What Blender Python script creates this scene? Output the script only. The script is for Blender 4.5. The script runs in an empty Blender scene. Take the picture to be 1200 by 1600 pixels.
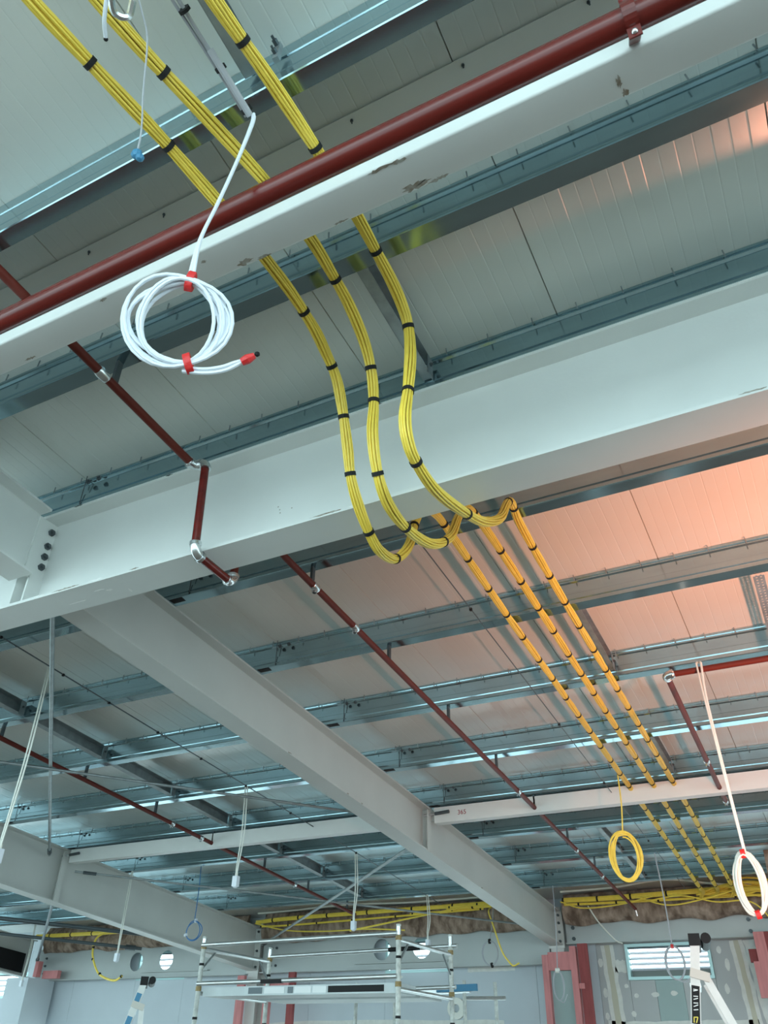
import bpy, math, random
from mathutils import Vector, Matrix, noise
random.seed(7)
scene = bpy.context.scene
COL = scene.collection

# ------------------------------------------------------------------ camera, world, lights, exposure
cam_d = bpy.data.cameras.new('camera'); cam = bpy.data.objects.new('camera', cam_d); COL.objects.link(cam)
cam_d.sensor_fit = 'VERTICAL'; cam_d.sensor_height = 32.0; cam_d.lens = 1250.0 / 1600.0 * 32.0
cam_d.clip_start = 0.02; cam_d.clip_end = 200
CX = Vector((0.8888382, 0.45785404, 0.0183396)); CY = Vector((0.24809804, -0.51451391, 0.82080619)); CZ = Vector((0.3852454, -0.72501387, -0.57091231))
cam.matrix_world = Matrix(((CX.x, CY.x, CZ.x, 0), (CX.y, CY.y, CZ.y, 0), (CX.z, CY.z, CZ.z, 0), (0, 0, 0, 1)))
scene.camera = cam

world = bpy.data.worlds.new('sky'); scene.world = world; world.use_nodes = True
wbg = world.node_tree.nodes['Background']
wbg.inputs[0].default_value = (0.67, 0.90, 0.95, 1); wbg.inputs[1].default_value = 5.2

scene.view_settings.view_transform = 'Standard'; scene.view_settings.look = 'None'
scene.view_settings.gamma = 1.0; scene.view_settings.use_curve_mapping = False
scene.view_settings.exposure = 0.0

# warm spot added right of the frame, standing in for floor-reflected sun
LAMP = Vector((1.0, 3.57, -0.2))
ld = bpy.data.lights.new('stand_in_beam', 'SPOT'); ld.energy = 640; ld.color = (1.0, 0.37, 0.22)
ld.spot_size = math.radians(140); ld.spot_blend = 1.0; ld.shadow_soft_size = 0.09
lo = bpy.data.objects.new('stand_in_beam', ld); COL.objects.link(lo); lo.location = LAMP
lo.rotation_euler = (Vector((1.2, 5.3, 2.6)) - LAMP).to_track_quat('-Z', 'Y').to_euler()

# ------------------------------------------------------------------ materials
def nmat(name, col, rough=0.5, metal=0.0, vary=0.0, vscale=6.0, bump=0.0, bscale=80.0, stretch=(1, 1, 1), col2=None, rvary=0.0, spec=0.5):
    m = bpy.data.materials.new(name); m.use_nodes = True
    nt = m.node_tree; b = nt.nodes['Principled BSDF']
    b.inputs['Base Color'].default_value = (*col, 1); b.inputs['Roughness'].default_value = rough
    b.inputs['Metallic'].default_value = metal; b.inputs['Specular IOR Level'].default_value = spec
    if vary or bump or rvary or col2:
        tc = nt.nodes.new('ShaderNodeTexCoord'); mp = nt.nodes.new('ShaderNodeMapping'); mp.inputs['Scale'].default_value = stretch
        nt.links.new(tc.outputs['Object'], mp.inputs['Vector'])
        n = nt.nodes.new('ShaderNodeTexNoise'); n.inputs['Scale'].default_value = vscale; n.inputs['Detail'].default_value = 5
        nt.links.new(mp.outputs['Vector'], n.inputs['Vector'])
        if vary or col2:
            r = nt.nodes.new('ShaderNodeValToRGB')
            c2 = col2 if col2 else tuple(c * (1 - vary) for c in col)
            r.color_ramp.elements[0].position = 0.32; r.color_ramp.elements[1].position = 0.68
            r.color_ramp.elements[0].color = (*c2, 1); r.color_ramp.elements[1].color = (*col, 1)
            nt.links.new(n.outputs['Fac'], r.inputs['Fac']); nt.links.new(r.outputs['Color'], b.inputs['Base Color'])
        if rvary:
            mr = nt.nodes.new('ShaderNodeMapRange'); mr.inputs['To Min'].default_value = rough - rvary; mr.inputs['To Max'].default_value = rough + rvary
            nt.links.new(n.outputs['Fac'], mr.inputs['Value']); nt.links.new(mr.outputs['Result'], b.inputs['Roughness'])
        if bump:
            n2 = nt.nodes.new('ShaderNodeTexNoise'); n2.inputs['Scale'].default_value = bscale; n2.inputs['Detail'].default_value = 3
            nt.links.new(mp.outputs['Vector'], n2.inputs['Vector'])
            bp = nt.nodes.new('ShaderNodeBump'); bp.inputs['Strength'].default_value = bump; bp.inputs['Distance'].default_value = 0.01
            nt.links.new(n2.outputs['Fac'], bp.inputs['Height']); nt.links.new(bp.outputs['Normal'], b.inputs['Normal'])
    return m

M = {}
M['panel'] = nmat('roof_panel_paint', (0.70, 0.71, 0.66), 0.33, vary=0.06, vscale=1.5)
M['panel'].node_tree.nodes['Principled BSDF'].inputs['Coat Weight'].default_value = 1.0
M['panel'].node_tree.nodes['Principled BSDF'].inputs['Coat Roughness'].default_value = 0.22
M['paint'] = nmat('beam_paint', (0.72, 0.74, 0.72), 0.42, vary=0.07, vscale=2.5, bump=0.05, bscale=60)
M['raft'] = nmat('rafter_paint', (0.58, 0.58, 0.555), 0.45, vary=0.07, vscale=2.5, bump=0.05, bscale=60)
M['strut'] = nmat('strut_paint', (0.78, 0.79, 0.77), 0.45, vary=0.05, vscale=3)
M['galv'] = nmat('galvanised', (0.37, 0.53, 0.59), 0.15, 0.96, vary=0.10, vscale=18, rvary=0.04, stretch=(0.25, 1, 1))
M['galvd'] = nmat('galvanised_dull', (0.40, 0.44, 0.45), 0.5, 0.8, vary=0.25, vscale=14)
M['zinc'] = nmat('zinc_fitting', (0.72, 0.74, 0.75), 0.25, 0.95, vary=0.15, vscale=30)
M['redpipe'] = nmat('red_pipe_paint', (0.155, 0.012, 0.008), 0.24, vary=0.35, vscale=9, stretch=(0.3, 3, 3))
M['redbranch'] = nmat('red_branch_paint', (0.14, 0.020, 0.012), 0.5, vary=0.15, vscale=6, spec=0.3)
M['yellow'] = nmat('yellow_cable', (0.95, 0.71, 0.10), 0.42, vary=0.1, vscale=25)
M['black'] = nmat('black_hook_tape', (0.008, 0.008, 0.009), 0.8)
M['white'] = nmat('white_cable', (0.70, 0.74, 0.80), 0.4)
M['cream'] = nmat('cream_flex', (0.72, 0.72, 0.66), 0.45)
M['grey'] = nmat('grey_cable', (0.40, 0.41, 0.44), 0.45)
M['blue'] = nmat('blue_cable', (0.03, 0.16, 0.38), 0.45)
M['redtape'] = nmat('red_tape', (0.62, 0.02, 0.02), 0.45, bump=0.3, bscale=90)
M['board'] = nmat('plasterboard', (0.52, 0.57, 0.61), 0.85, vary=0.08, vscale=1.5)
M['boardg'] = nmat('plasterboard_grey', (0.44, 0.45, 0.45), 0.85, vary=0.1, vscale=1.2)
M['boardgreen'] = nmat('plasterboard_green', (0.35, 0.44, 0.43), 0.85, vary=0.08, vscale=2)
M['mud'] = nmat('jointing_compound', (0.70, 0.70, 0.66), 0.9, vary=0.12, vscale=14)
M['tapej'] = nmat('joint_tape', (0.50, 0.48, 0.38), 0.9)
M['pink'] = nmat('pink_primed_timber', (0.62, 0.23, 0.23), 0.75, vary=0.2, vscale=9, stretch=(3, 3, 0.4))
M['dred'] = nmat('dark_red_timber', (0.30, 0.06, 0.06), 0.75, vary=0.25, vscale=9, stretch=(3, 3, 0.4))
M['batt'] = nmat('glass_wool', (0.44, 0.33, 0.26), 0.95, col2=(0.13, 0.085, 0.06), vscale=7, bump=1.0, bscale=30, stretch=(1.6, 1, 0.8))
M['alu'] = nmat('aluminium', (0.70, 0.72, 0.72), 0.36, 0.85, vary=0.15, vscale=12)
M['scafwhite'] = nmat('worn_white_tube', (0.66, 0.68, 0.64), 0.5, vary=0.35, vscale=22)
M['scaffyellow'] = nmat('yellow_clamp', (0.36, 0.25, 0.10), 0.6, vary=0.4, vscale=40)
M['eave'] = nmat('eave_beam_paint', (0.47, 0.50, 0.495), 0.5, vary=0.08, vscale=2)
M['deck'] = nmat('deck_edge', (0.58, 0.63, 0.64), 0.55, vary=0.12, vscale=6)
M['dark'] = nmat('black_plastic', (0.010, 0.010, 0.011), 0.55, spec=0.2)
M['darkgrey'] = nmat('dark_steel', (0.10, 0.12, 0.13), 0.45, 0.6)
M['fibre'] = nmat('white_fibreglass', (0.68, 0.69, 0.67), 0.45, vary=0.1, vscale=12)
M['concrete'] = nmat('concrete_floor', (0.15, 0.125, 0.105), 0.7, vary=0.15, vscale=0.8)
M['yard'] = nmat('pale_bounce_yard', (0.62, 0.64, 0.64), 0.9, vary=0.1, vscale=0.3)
M['winfr'] = nmat('window_frame_paint', (0.42, 0.60, 0.60), 0.4, 0.3)
M['louvre'] = nmat('louvre_blade', (0.34, 0.34, 0.38), 0.5)
M['mesh'] = nmat('insect_mesh', (0.20, 0.23, 0.22), 0.7)
M['rust'] = nmat('chipped_primer', (0.22, 0.17, 0.12), 0.9, col2=(0.42, 0.41, 0.37), vscale=40)
M['scuff'] = nmat('pale_scuff', (0.82, 0.82, 0.80), 0.8)
M['inkred'] = nmat('red_marker', (0.30, 0.02, 0.04), 0.7)
M['hinge'] = nmat('beige_hinge', (0.56, 0.53, 0.48), 0.6)
M['ltblue'] = nmat('blue_label', (0.04, 0.20, 0.35), 0.5)
M['sticker'] = nmat('white_sticker', (0.75, 0.77, 0.77), 0.6)
M['ylabel'] = nmat('yellow_label', (0.75, 0.62, 0.10), 0.6)
M['green'] = nmat('green_label', (0.20, 0.48, 0.18), 0.6)

# ------------------------------------------------------------------ mesh helpers
class MB:
    def __init__(s): s.v = []; s.f = []
    def add(s, vs, fs):
        o = len(s.v); s.v += [tuple(v) for v in vs]; s.f += [tuple(i + o for i in f) for f in fs]; return s
    def box(s, a, b):
        x0, y0, z0 = a; x1, y1, z1 = b
        return s.add([(x0, y0, z0), (x1, y0, z0), (x1, y1, z0), (x0, y1, z0), (x0, y0, z1), (x1, y0, z1), (x1, y1, z1), (x0, y1, z1)],
                     [(3, 2, 1, 0), (4, 5, 6, 7), (0, 1, 5, 4), (1, 2, 6, 5), (2, 3, 7, 6), (3, 0, 4, 7)])
    def prism(s, poly, p0, p1):
        n = len(poly)                       # poly: points at p0 end given as functions of the two ends
        a = [Vector(p) + Vector(p0) for p in poly]; b = [Vector(p) + Vector(p1) for p in poly]
        return s.add(a + b, [tuple(range(n - 1, -1, -1)), tuple(range(n, 2 * n))] + [(i, (i + 1) % n, n + (i + 1) % n, n + i) for i in range(n)])
    def bar(s, p0, p1, w, h, up=(0, 0, 1)):
        p0 = Vector(p0); p1 = Vector(p1); d = (p1 - p0).normalized(); r = d.cross(Vector(up))
        if r.length < 1e-4: r = d.cross(Vector((0, 1, 0)))
        r.normalize(); u = r.cross(d)
        return s.prism([r * w / 2 + u * h / 2, -r * w / 2 + u * h / 2, -r * w / 2 - u * h / 2, r * w / 2 - u * h / 2], p0, p1)
    def tube(s, pts, r, n=8, cap=True, rs=None):
        pts = [Vector(p) for p in pts]; fr = frames(pts); vs = []; k = len(pts)
        for i, (p, (t, a, b)) in enumerate(zip(pts, fr)):
            rr = rs[i] if rs else r
            vs += [p + (a * math.cos(2 * math.pi * j / n) + b * math.sin(2 * math.pi * j / n)) * rr for j in range(n)]
        fs = [(i * n + j, i * n + (j + 1) % n, (i + 1) * n + (j + 1) % n, (i + 1) * n + j) for i in range(k - 1) for j in range(n)]
        if cap: fs += [tuple(range(n - 1, -1, -1)), tuple(range((k - 1) * n, k * n))]
        return s.add(vs, fs)
    def ball(s, c, r, n=10, m=6, sc=(1, 1, 1)):
        c = Vector(c); vs = [c + Vector((0, 0, r * sc[2]))]
        for i in range(1, m):
            th = math.pi * i / m
            vs += [c + Vector((r * sc[0] * math.sin(th) * math.cos(2 * math.pi * j / n), r * sc[1] * math.sin(th) * math.sin(2 * math.pi * j / n), r * sc[2] * math.cos(th))) for j in range(n)]
        vs.append(c - Vector((0, 0, r * sc[2]))); L = len(vs) - 1
        fs = [(0, 1 + j, 1 + (j + 1) % n) for j in range(n)]
        for i in range(m - 2):
            fs += [(1 + i * n + j, 1 + (i + 1) * n + j, 1 + (i + 1) * n + (j + 1) % n, 1 + i * n + (j + 1) % n) for j in range(n)]
        fs += [(L, 1 + (m - 2) * n + (j + 1) % n, 1 + (m - 2) * n + j) for j in range(n)]
        return s.add(vs, fs)
    def build(s, name, mat, parent=None, smooth=False, origin=None):
        me = bpy.data.meshes.new(name)
        o_ = Vector(origin) if origin is not None else Vector((0, 0, 0))
        me.from_pydata([tuple(Vector(v) - o_) for v in s.v], [], s.f); me.update()
        me.materials.append(M[mat] if isinstance(mat, str) else mat)
        if smooth:
            me.polygons.foreach_set('use_smooth', [True] * len(me.polygons))
            try: me.set_sharp_from_angle(angle=math.radians(40))
            except Exception: pass
        o = bpy.data.objects.new(name, me); COL.objects.link(o)
        if parent is not None:
            o.parent = parent
            o.location = o_ - world_loc(parent)
        else: o.location = o_
        return o

def world_loc(o):
    l = Vector((0, 0, 0))
    while o is not None: l = l + o.location; o = o.parent
    return l

def frames(pts):
    k = len(pts); T = []
    for i in range(k):
        d = pts[min(i + 1, k - 1)] - pts[max(i - 1, 0)]; T.append(d.normalized())
    a = T[0].cross(Vector((0, 0, 1)))
    if a.length < 1e-3: a = T[0].cross(Vector((0, 1, 0)))
    a.normalize(); out = []
    for i in range(k):
        a = (a - T[i] * a.dot(T[i])).normalized(); out.append((T[i], a, T[i].cross(a)))
    return out

def spline(pts, n=8):
    P = [Vector(p) for p in pts]; P = [P[0] * 2 - P[1]] + P + [P[-1] * 2 - P[-2]]; out = []
    for i in range(1, len(P) - 2):
        a, b, c, d = P[i - 1], P[i], P[i + 1], P[i + 2]
        for j in range(n):
            t = j / n
            out.append(0.5 * ((2 * b) + (c - a) * t + (2 * a - 5 * b + 4 * c - d) * t * t + (3 * b - a - 3 * c + d) * t ** 3))
    out.append(P[-2]); return out

def tag(o, label=None, cat=None, group=None, kind=None):
    if label: o['label'] = label
    if cat: o['category'] = cat
    if group: o['group'] = group
    if kind: o['kind'] = kind
    return o
def thing(name, loc, label, cat, group=None, kind=None):
    o = bpy.data.objects.new(name, None); COL.objects.link(o); o.location = loc; o.empty_display_size = 0.1
    return tag(o, label, cat, group, kind)
def bolt(c, axis, r, h, parent, mat='darkgrey', name='bolt'):
    c = Vector(c); ax = Vector(axis).normalized(); m = MB()
    m.tube([c, c + ax * h], r, 6); m.tube([c + ax * h, c + ax * h * 1.8], r * 0.5, 8)
    return m.build(name, mat, parent)

SL = math.tan(math.radians(4.63)); CS = math.cos(math.radians(4.63)); SN = math.sin(math.radians(4.63))
ZB = 2.77            # underside of the purlins at y = 0
def rz(z0, y): return z0 - SL * y

# ------------------------------------------------------------------ setting: floor, ceiling, walls
FL = -1.6
tag(MB().box((-15.5, -4.5, FL - 0.1), (9.2, 12.6, FL)).build('floor', 'concrete'), 'brownish concrete floor slab of the unfinished storey', 'floor', kind='structure')
tag(MB().box((-70, -70, FL - 0.3), (70, 80, FL - 0.12)).build('ground_outside', 'yard'), 'pale concrete yard added outside the building to bounce daylight in', 'ground', kind='structure')  # unseen pale ground added to bounce daylight up into the building

ceil = thing('ceiling', (0, 0, 2.97), 'sloping ceiling of ribbed white insulated roof panels', 'ceiling', kind='structure')
PW = 0.935; x_first = -0.47
def panel_mesh():
    m = MB(); xs = [0.0009, 0.003]; hs = [0.006, 0.0]; ng = 15
    for g in range(1, ng):
        x = PW * g / ng
        d = 0.0012 if g % 3 == 0 else 0.0006
        xs += [x - 0.004, x, x + 0.004]; hs += [0, d, 0]
    xs += [PW - 0.003, PW - 0.0009]; hs += [0, 0.006]
    y0, y1 = -4.5, 12.35; vs = []
    for x, h in zip(xs, hs):
        vs += [(x, y0, h), (x, y1, h - SL * (y1 - y0))]
    k = len(xs)
    fs = [(2 * i, 2 * i + 1, 2 * i + 3, 2 * i + 2) for i in range(k - 1)]
    o = len(vs)
    vs += [(xs[0], y0, 0.06), (xs[0], y1, 0.06 - SL * (y1 - y0)), (xs[-1], y0, 0.06), (xs[-1], y1, 0.06 - SL * (y1 - y0))]
    fs += [(o, o + 2, o + 3, o + 1), (0, o, o + 1, 1), (2 * k - 1, o + 3, o + 2, 2 * k - 2)]
    m.add(vs, fs); return m
first = None
for k in range(-16, 9):
    loc = Vector((x_first + k * PW, 0, rz(ZB + 0.203, -4.5)))
    if first is None:
        first = panel_mesh().build('roof_panel', 'panel', ceil); first.location = loc - ceil.location
    else:
        o = first.copy(); COL.objects.link(o); o.parent = ceil; o.location = loc - ceil.location
# dark sealing strip above the joints so no daylight leaks in
MB().add([(-18, -4.5, rz(ZB + 0.275, -4.5)), (8, -4.5, rz(ZB + 0.275, -4.5)), (8, 12.35, rz(ZB + 0.275, 12.35)), (-18, 12.35, rz(ZB + 0.275, 12.35))], [(0, 1, 2, 3)]).build('roof_deck', 'darkgrey', ceil)

# back wall: boards with window openings
WY = 12.05
wall = thing('wall_back', (0, WY, FL), 'unfinished plasterboard back wall with patched joints', 'wall', kind='structure')
def board(x0, x1, z0, z1, mat='board', y=WY, t=0.1): return MB().box((x0 + 0.002, y, z0 + 0.002), (x1 - 0.002, y + t, z1 - 0.002)).build('plasterboard_sheet', mat, wall)
W_R = (-2.66, -1.60, 0.99, 1.40)      # right window opening
W_M = (-6.21, -5.20, 1.15, 1.58)
W_L = (-10.99, -9.95, 1.15, 1.58)
W_F = (-14.6, -13.60, 0.93, 1.34)
TOP = 2.05; LOW = 0.42      # unseen openings added below the boarding to let daylight in
for (x0, x1, zl, zh), mt in ((W_R, 'boardg'), (W_M, 'board'), (W_L, 'board'), (W_F, 'board')):
    if mt == 'boardg':
        board(x0, -2.34, LOW, zl, mt); board(-2.34, -2.0, LOW, zl, 'boardgreen'); board(-2.0, x1, LOW, zl, mt)
    else: board(x0, x1, LOW, zl, mt)
    board(x0, x1, zh, TOP, mt)
for a, b, mt in ((-18, -16.2, 'board'), (-16.2, W_F[0], 'board'), (W_F[1], -12.4, 'board'), (-12.4, W_L[0], 'board'), (W_L[1], -8.7, 'board'), (-8.7, -7.5, 'board'), (-7.5, W_M[0], 'board'),
                 (W_M[1], -3.9, 'board'), (-3.9, -3.05, 'board'), (-3.05, W_R[0], 'boardg'), (W_R[1], -0.75, 'boardg'), (-0.75, 1.5, 'boardg'), (1.5, 9, 'board')):
    board(a, b, LOW, TOP, mt)
# a green moisture board seam left of the right-hand window sill and compound strips
def mudstrip(pts, w, name='jointing_compound', mat='mud', dy=0.004):
    m = MB(); P = spline(pts, 6); vs = []; random.seed(len(pts) * 7 + int(pts[0][0] * 100))
    for i, p in enumerate(P):
        wa = w * (0.85 + 0.3 * random.random()); wb = w * (0.85 + 0.3 * random.random())
        d = (P[min(i + 1, len(P) - 1)] - P[max(i - 1, 0)]).normalized(); n = Vector((d.z, 0, -d.x))
        vs += [p - n * wa / 2, p + n * wb / 2]
    vs = [(v.x, WY - dy, v.z) for v in vs]; k = len(P)
    vs2 = [(v[0], WY + 0.001, v[2]) for v in vs]
    fs = [(2 * i, 2 * i + 1, 2 * i + 3, 2 * i + 2) for i in range(k - 1)]
    o = len(vs)
    fs += [(2 * i, 2 * i + 2, o + 2 * i + 2, o + 2 * i) for i in range(k - 1)] + [(2 * i + 1, o + 2 * i + 1, o + 2 * i + 3, 2 * i + 3) for i in range(k - 1)]
    m.add(vs + vs2, fs); return m.build(name, mat, wall)
mudstrip([(-2.90, 0, 1.40), (-2.88, 0, 0.9), (-2.86, 0, 0.3), (-2.84, 0, 0.43)], 0.17)
mudstrip([(-2.90, 0, 1.40), (-2.88, 0, 0.9), (-2.86, 0, 0.3), (-2.84, 0, 0.43)], 0.07, 'joint_tape', 'tapej', 0.007)
mudstrip([(-1.28, 0, 1.40), (-1.25, 0, 0.9), (-1.23, 0, 0.3), (-1.22, 0, 0.43)], 0.16)
mudstrip([(-1.28, 0, 1.40), (-1.25, 0, 0.9), (-1.23, 0, 0.3), (-1.22, 0, 0.43)], 0.06, 'joint_tape', 'tapej', 0.007)
mudstrip([(-1.13, 0, 1.40), (-1.10, 0, 1.0), (-1.07, 0, 0.6), (-1.04, 0, 0.45)], 0.13)
mudstrip([(-3.0, 0, 0.50), (-2.5, 0, 0.49), (-1.9, 0, 0.50), (-1.2, 0, 0.51)], 0.10)
mudstrip([(-2.82, 0, 1.16), (-2.75, 0, 1.15), (-2.68, 0, 1.15)], 0.14)
mudstrip([(-8.6, 0, 0.47), (-7.3, 0, 0.52), (-6.0, 0, 0.52), (-4.4, 0, 0.52)], 0.09)
mudstrip([(-4.9, 0, 1.16), (-4.6, 0, 1.165), (-4.2, 0, 1.17)], 0.06)
for (x, z, a, b) in ((-2.71, 0.93, .05, .04), (-2.60, 0.82, .05, .05), (-2.36, 0.83, .08, .05), (-2.13, 0.84, .07, .05), (-1.50, 1.30, .05, .08), (-1.43, 1.14, .05, .12), (-1.49, 0.88, .05, .10), (-2.66, 0.62, .05, .06), (-2.25, 0.52, .08, .05), (-3.01, 1.2, .05, .10), (-2.99, 0.86, .05, .10), (-3.0, .6, .04, .08), (-6.0, 1.1, .12, .05)):
    n = 9; m = MB(); vs = [(x + a / 1.5 * math.cos(6.283 * j / n) * random.uniform(.8, 1.1), WY - 0.003, z + b / 1.7 * math.sin(6.283 * j / n) * random.uniform(.8, 1.1)) for j in range(n)]
    m.add(vs + [(v[0], WY + 0.001, v[2]) for v in vs], [tuple(range(n))] + [(j, n + j, n + (j + 1) % n, (j + 1) % n) for j in range(n)])
    m.build('screw_patch', 'mud', wall)

# windows: frame, louvre blades, mesh panel
def window(idx, r, proud, mesh_part):
    x0, x1, z0, z1 = r
    w = thing('window_%d' % idx, ((x0 + x1) / 2, WY, z0), None, None, kind='structure')
    m = MB(); t = 0.035; ya, yb = WY - proud, WY + 0.06
    m.box((x0, ya, z0), (x0 + t, yb, z1)); m.box((x1 - t, ya, z0), (x1, yb, z1)); m.box((x0 + t, ya, z0), (x1 - t, yb, z0 + t)); m.box((x0 + t, ya, z1 - t), (x1 - t, yb, z1))
    m.build('window_frame', 'winfr', w)
    h = z1 - z0 - 2 * t; zz = z0 + t
    if mesh_part: MB().box((x0 + t, WY + 0.05, zz), (x1 - t, WY + 0.055, zz + h * 0.27)).build('insect_mesh', 'mesh', w); zz += h * 0.27; h *= 0.73
    nb = 4
    for i in range(nb + 1):
        zc = zz + h * i / nb
        m = MB().add([(x0 + t, WY + 0.03, zc - 0.020), (x1 - t, WY + 0.03, zc - 0.020), (x1 - t, WY + 0.10, zc + 0.016), (x0 + t, WY + 0.10, zc + 0.016),
                      (x0 + t, WY + 0.03, zc - 0.015), (x1 - t, WY + 0.03, zc - 0.015), (x1 - t, WY + 0.10, zc + 0.020), (x0 + t, WY + 0.10, zc + 0.020)],
                     [(3, 2, 1, 0), (4, 5, 6, 7), (0, 1, 5, 4), (1, 2, 6, 5), (2, 3, 7, 6), (3, 0, 4, 7)])
        m.build('louvre_blade', 'louvre', w)
window(1, W_R, 0.05, True); window(2, W_M, 0.0, False); window(3, W_L, 0.0, False); window(4, W_F, 0.0, False)

tag(MB().box((9.0, 6.0, FL), (9.2, 12.6, 3)).build('light_block_right', 'board'), None, None, kind='structure')  # unseen part wall added to keep daylight off the far bays

# ------------------------------------------------------------------ steel
def ibeam_x(name, x0, x1, y0, y1, zb, zt, tf, tw, mat, label, holes=None, cat='beam', tb=None):
    """I-section running along X."""
    yc = (y0 + y1) / 2
    t = thing(name, ((x0 + x1) / 2, yc, zb), label, cat)
    MB().box((x0, y0, zb), (x1, y1, zb + (tb or tf))).build('bottom_flange', mat, t)
    MB().box((x0, y0, zt - tf), (x1, y1, zt)).build('top_flange', mat, t)
    web_holes(x0, x1, zb + (tb or tf), zt - tf, yc, tw, holes or []).build('web', mat, t)
    return t
def web_holes(x0, x1, z0, z1, yc, tw, holes, hw=None):
    m = MB(); xs = x0; n = 32
    for (hx, hz, hr) in sorted(holes):
        w = hr * 1.35
        m.box((xs, yc - tw / 2, z0), (hx - w, yc + tw / 2, z1))
        sq = []; ci = []
        for j in range(n):
            a = 2 * math.pi * (j + 0.5) / n; c, s_ = math.cos(a), math.sin(a)
            ci.append((hx + hr * c, hz + hr * s_))
        def edge(c, s_):
            k = min(w / abs(c) if abs(c) > 1e-6 else 1e9, ((z1 - hz) if s_ > 0 else (hz - z0)) / abs(s_) if abs(s_) > 1e-6 else 1e9); return (hx + c * k, hz + s_ * k)
        angs = [2 * math.pi * (j + 0.5) / n for j in range(n)]
        corner = [math.atan2(z1 - hz, w), math.atan2(z1 - hz, -w), math.atan2(z0 - hz, -w) + 2 * math.pi, math.atan2(z0 - hz, w) + 2 * math.pi]
        al = sorted(angs + corner); k = len(al)
        sq = [edge(math.cos(a), math.sin(a)) for a in al]; ci = [(hx + hr * math.cos(a), hz + hr * math.sin(a)) for a in al]
        vs = []
        for yy in (yc - tw / 2, yc + tw / 2):
            vs += [(p[0], yy, p[1]) for p in sq] + [(p[0], yy, p[1]) for p in ci]
        fs = []
        for j in range(k):
            q = (j + 1) % k
            fs += [(j, q, k + q, k + j), (2 * k + j, 3 * k + j, 3 * k + q, 2 * k + q), (k + j, k + q, 3 * k + q, 3 * k + j)]
        m.add(vs, fs); xs = hx + w
    m.box((xs, yc - tw / 2, z0), (x1, yc + tw / 2, z1))
    return m

# near girder with the red main pipe
A_Y0, A_Y1, A_ZB, A_ZT = 1.227, 1.353, 2.27, 2.498
girdA = thing('steel_girder', (0, 1.29, A_ZB), 'slim grey-white box-section beam carrying the thick red pipe, nearest overhead', 'beam')
def rbox_x(x0, x1, y0, y1, z0, z1, c, n=4):
    pr = []
    for (cy, cz, a0) in ((y1 - c, z1 - c, 0), (y0 + c, z1 - c, 90), (y0 + c, z0 + c, 180), (y1 - c, z0 + c, 270)):
        for k in range(n + 1):
            a = math.radians(a0 + 90 * k / n); pr.append((0, cy + c * math.cos(a), cz + c * math.sin(a)))
    return MB().prism(pr, (x0, 0, 0), (x1, 0, 0))
rbox_x(-3.41, 6.5, A_Y0, A_Y1, A_ZB, A_ZT, 0.010).build('hollow_section', 'paint', girdA, True)
MB().box((-3.41, A_Y0 + .004, A_ZB + .004), (-3.40, A_Y1 - .004, A_ZT - .004)).build('end_plate', 'paint', girdA)
fl = thing('roof_flashing', (0, 1.45, rz(2.96, 1.45)), 'plain strip of roof flashing with screw tips, above the thick red pipe', 'flashing')
fa, fb = 1.313, 1.60
MB().add([(-12, fa, rz(2.963, fa)), (6.5, fa, rz(2.963, fa)), (6.5, fb, rz(2.963, fb)), (-12, fb, rz(2.963, fb)), (-12, fa, rz(2.9675, fa)), (6.5, fa, rz(2.9675, fa)), (6.5, fb, rz(2.9675, fb)), (-12, fb, rz(2.9675, fb))],
         [(3, 2, 1, 0), (4, 5, 6, 7), (0, 1, 5, 4), (1, 2, 6, 5), (2, 3, 7, 6), (3, 0, 4, 7)]).build('strip', 'panel', fl)
for x in (-2.6, -2.17, -1.76, -1.3, -0.88, -0.44, 0.0, 0.42):
    m = MB(); m.tube([(x, 1.335, rz(2.963, 1.335)), (x, 1.335, rz(2.963, 1.335) - .006)], .006, 8); m.tube([(x, 1.335, rz(2.963, 1.335) - .006), (x + .002, 1.335, rz(2.963, 1.335) - .022)], .003, 6); m.build('screw_tip', 'darkgrey', fl)
B_Y0, B_Y1, B_ZB, B_ZT = 2.4545, 2.651, 2.0, 2.566
girdB = ibeam_x('steel_girder', -8.42, 6.5, B_Y0, B_Y1, B_ZB, B_ZT, 0.017, 0.011, 'paint', 'deep pale steel girder across the middle, yellow cables looping under it')

def rafter(x0, x1, y0, y1, zb0, label, mat='raft', tf=0.014, tw=0.009):
    xc = (x0 + x1) / 2
    t = thing('steel_rafter', (xc, y0, rz(zb0, y0)), label, 'beam')
    def sl(xa, xb, za, zb_, nm):
        m = MB(); vs = [(xa, y0, rz(za, y0)), (xb, y0, rz(za, y0)), (xb, y1, rz(za, y1)), (xa, y1, rz(za, y1)), (xa, y0, rz(zb_, y0)), (xb, y0, rz(zb_, y0)), (xb, y1, rz(zb_, y1)), (xa, y1, rz(zb_, y1))]
        m.add(vs, [(3, 2, 1, 0), (4, 5, 6, 7), (0, 1, 5, 4), (1, 2, 6, 5), (2, 3, 7, 6), (3, 0, 4, 7)]); return m.build(nm, mat, t)
    sl(x0, x1, zb0, zb0 + tf, 'bottom_flange'); sl(x0, x1, ZB - 0.002 - tf, ZB - 0.002, 'top_flange'); sl(xc - tw / 2, xc + tw / 2, zb0 + tf, ZB - 0.002 - tf, 'web')
    return t
RX = -3.51
raf_mid = rafter(-3.60, -3.42, 2.562, 11.80, 2.345, 'grey steel rafter running from the middle girder down to the back wall')
raf_near = rafter(-3.60, -3.42, -3.0, 2.425, 2.345, 'short stretch of pale rafter bolted to the girder at left edge', 'paint')
raf_left = rafter(-8.51, -8.33, 2.66, 11.80, 2.17, 'deeper dark grey rafter at lower left with a clamped stiffener')
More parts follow.
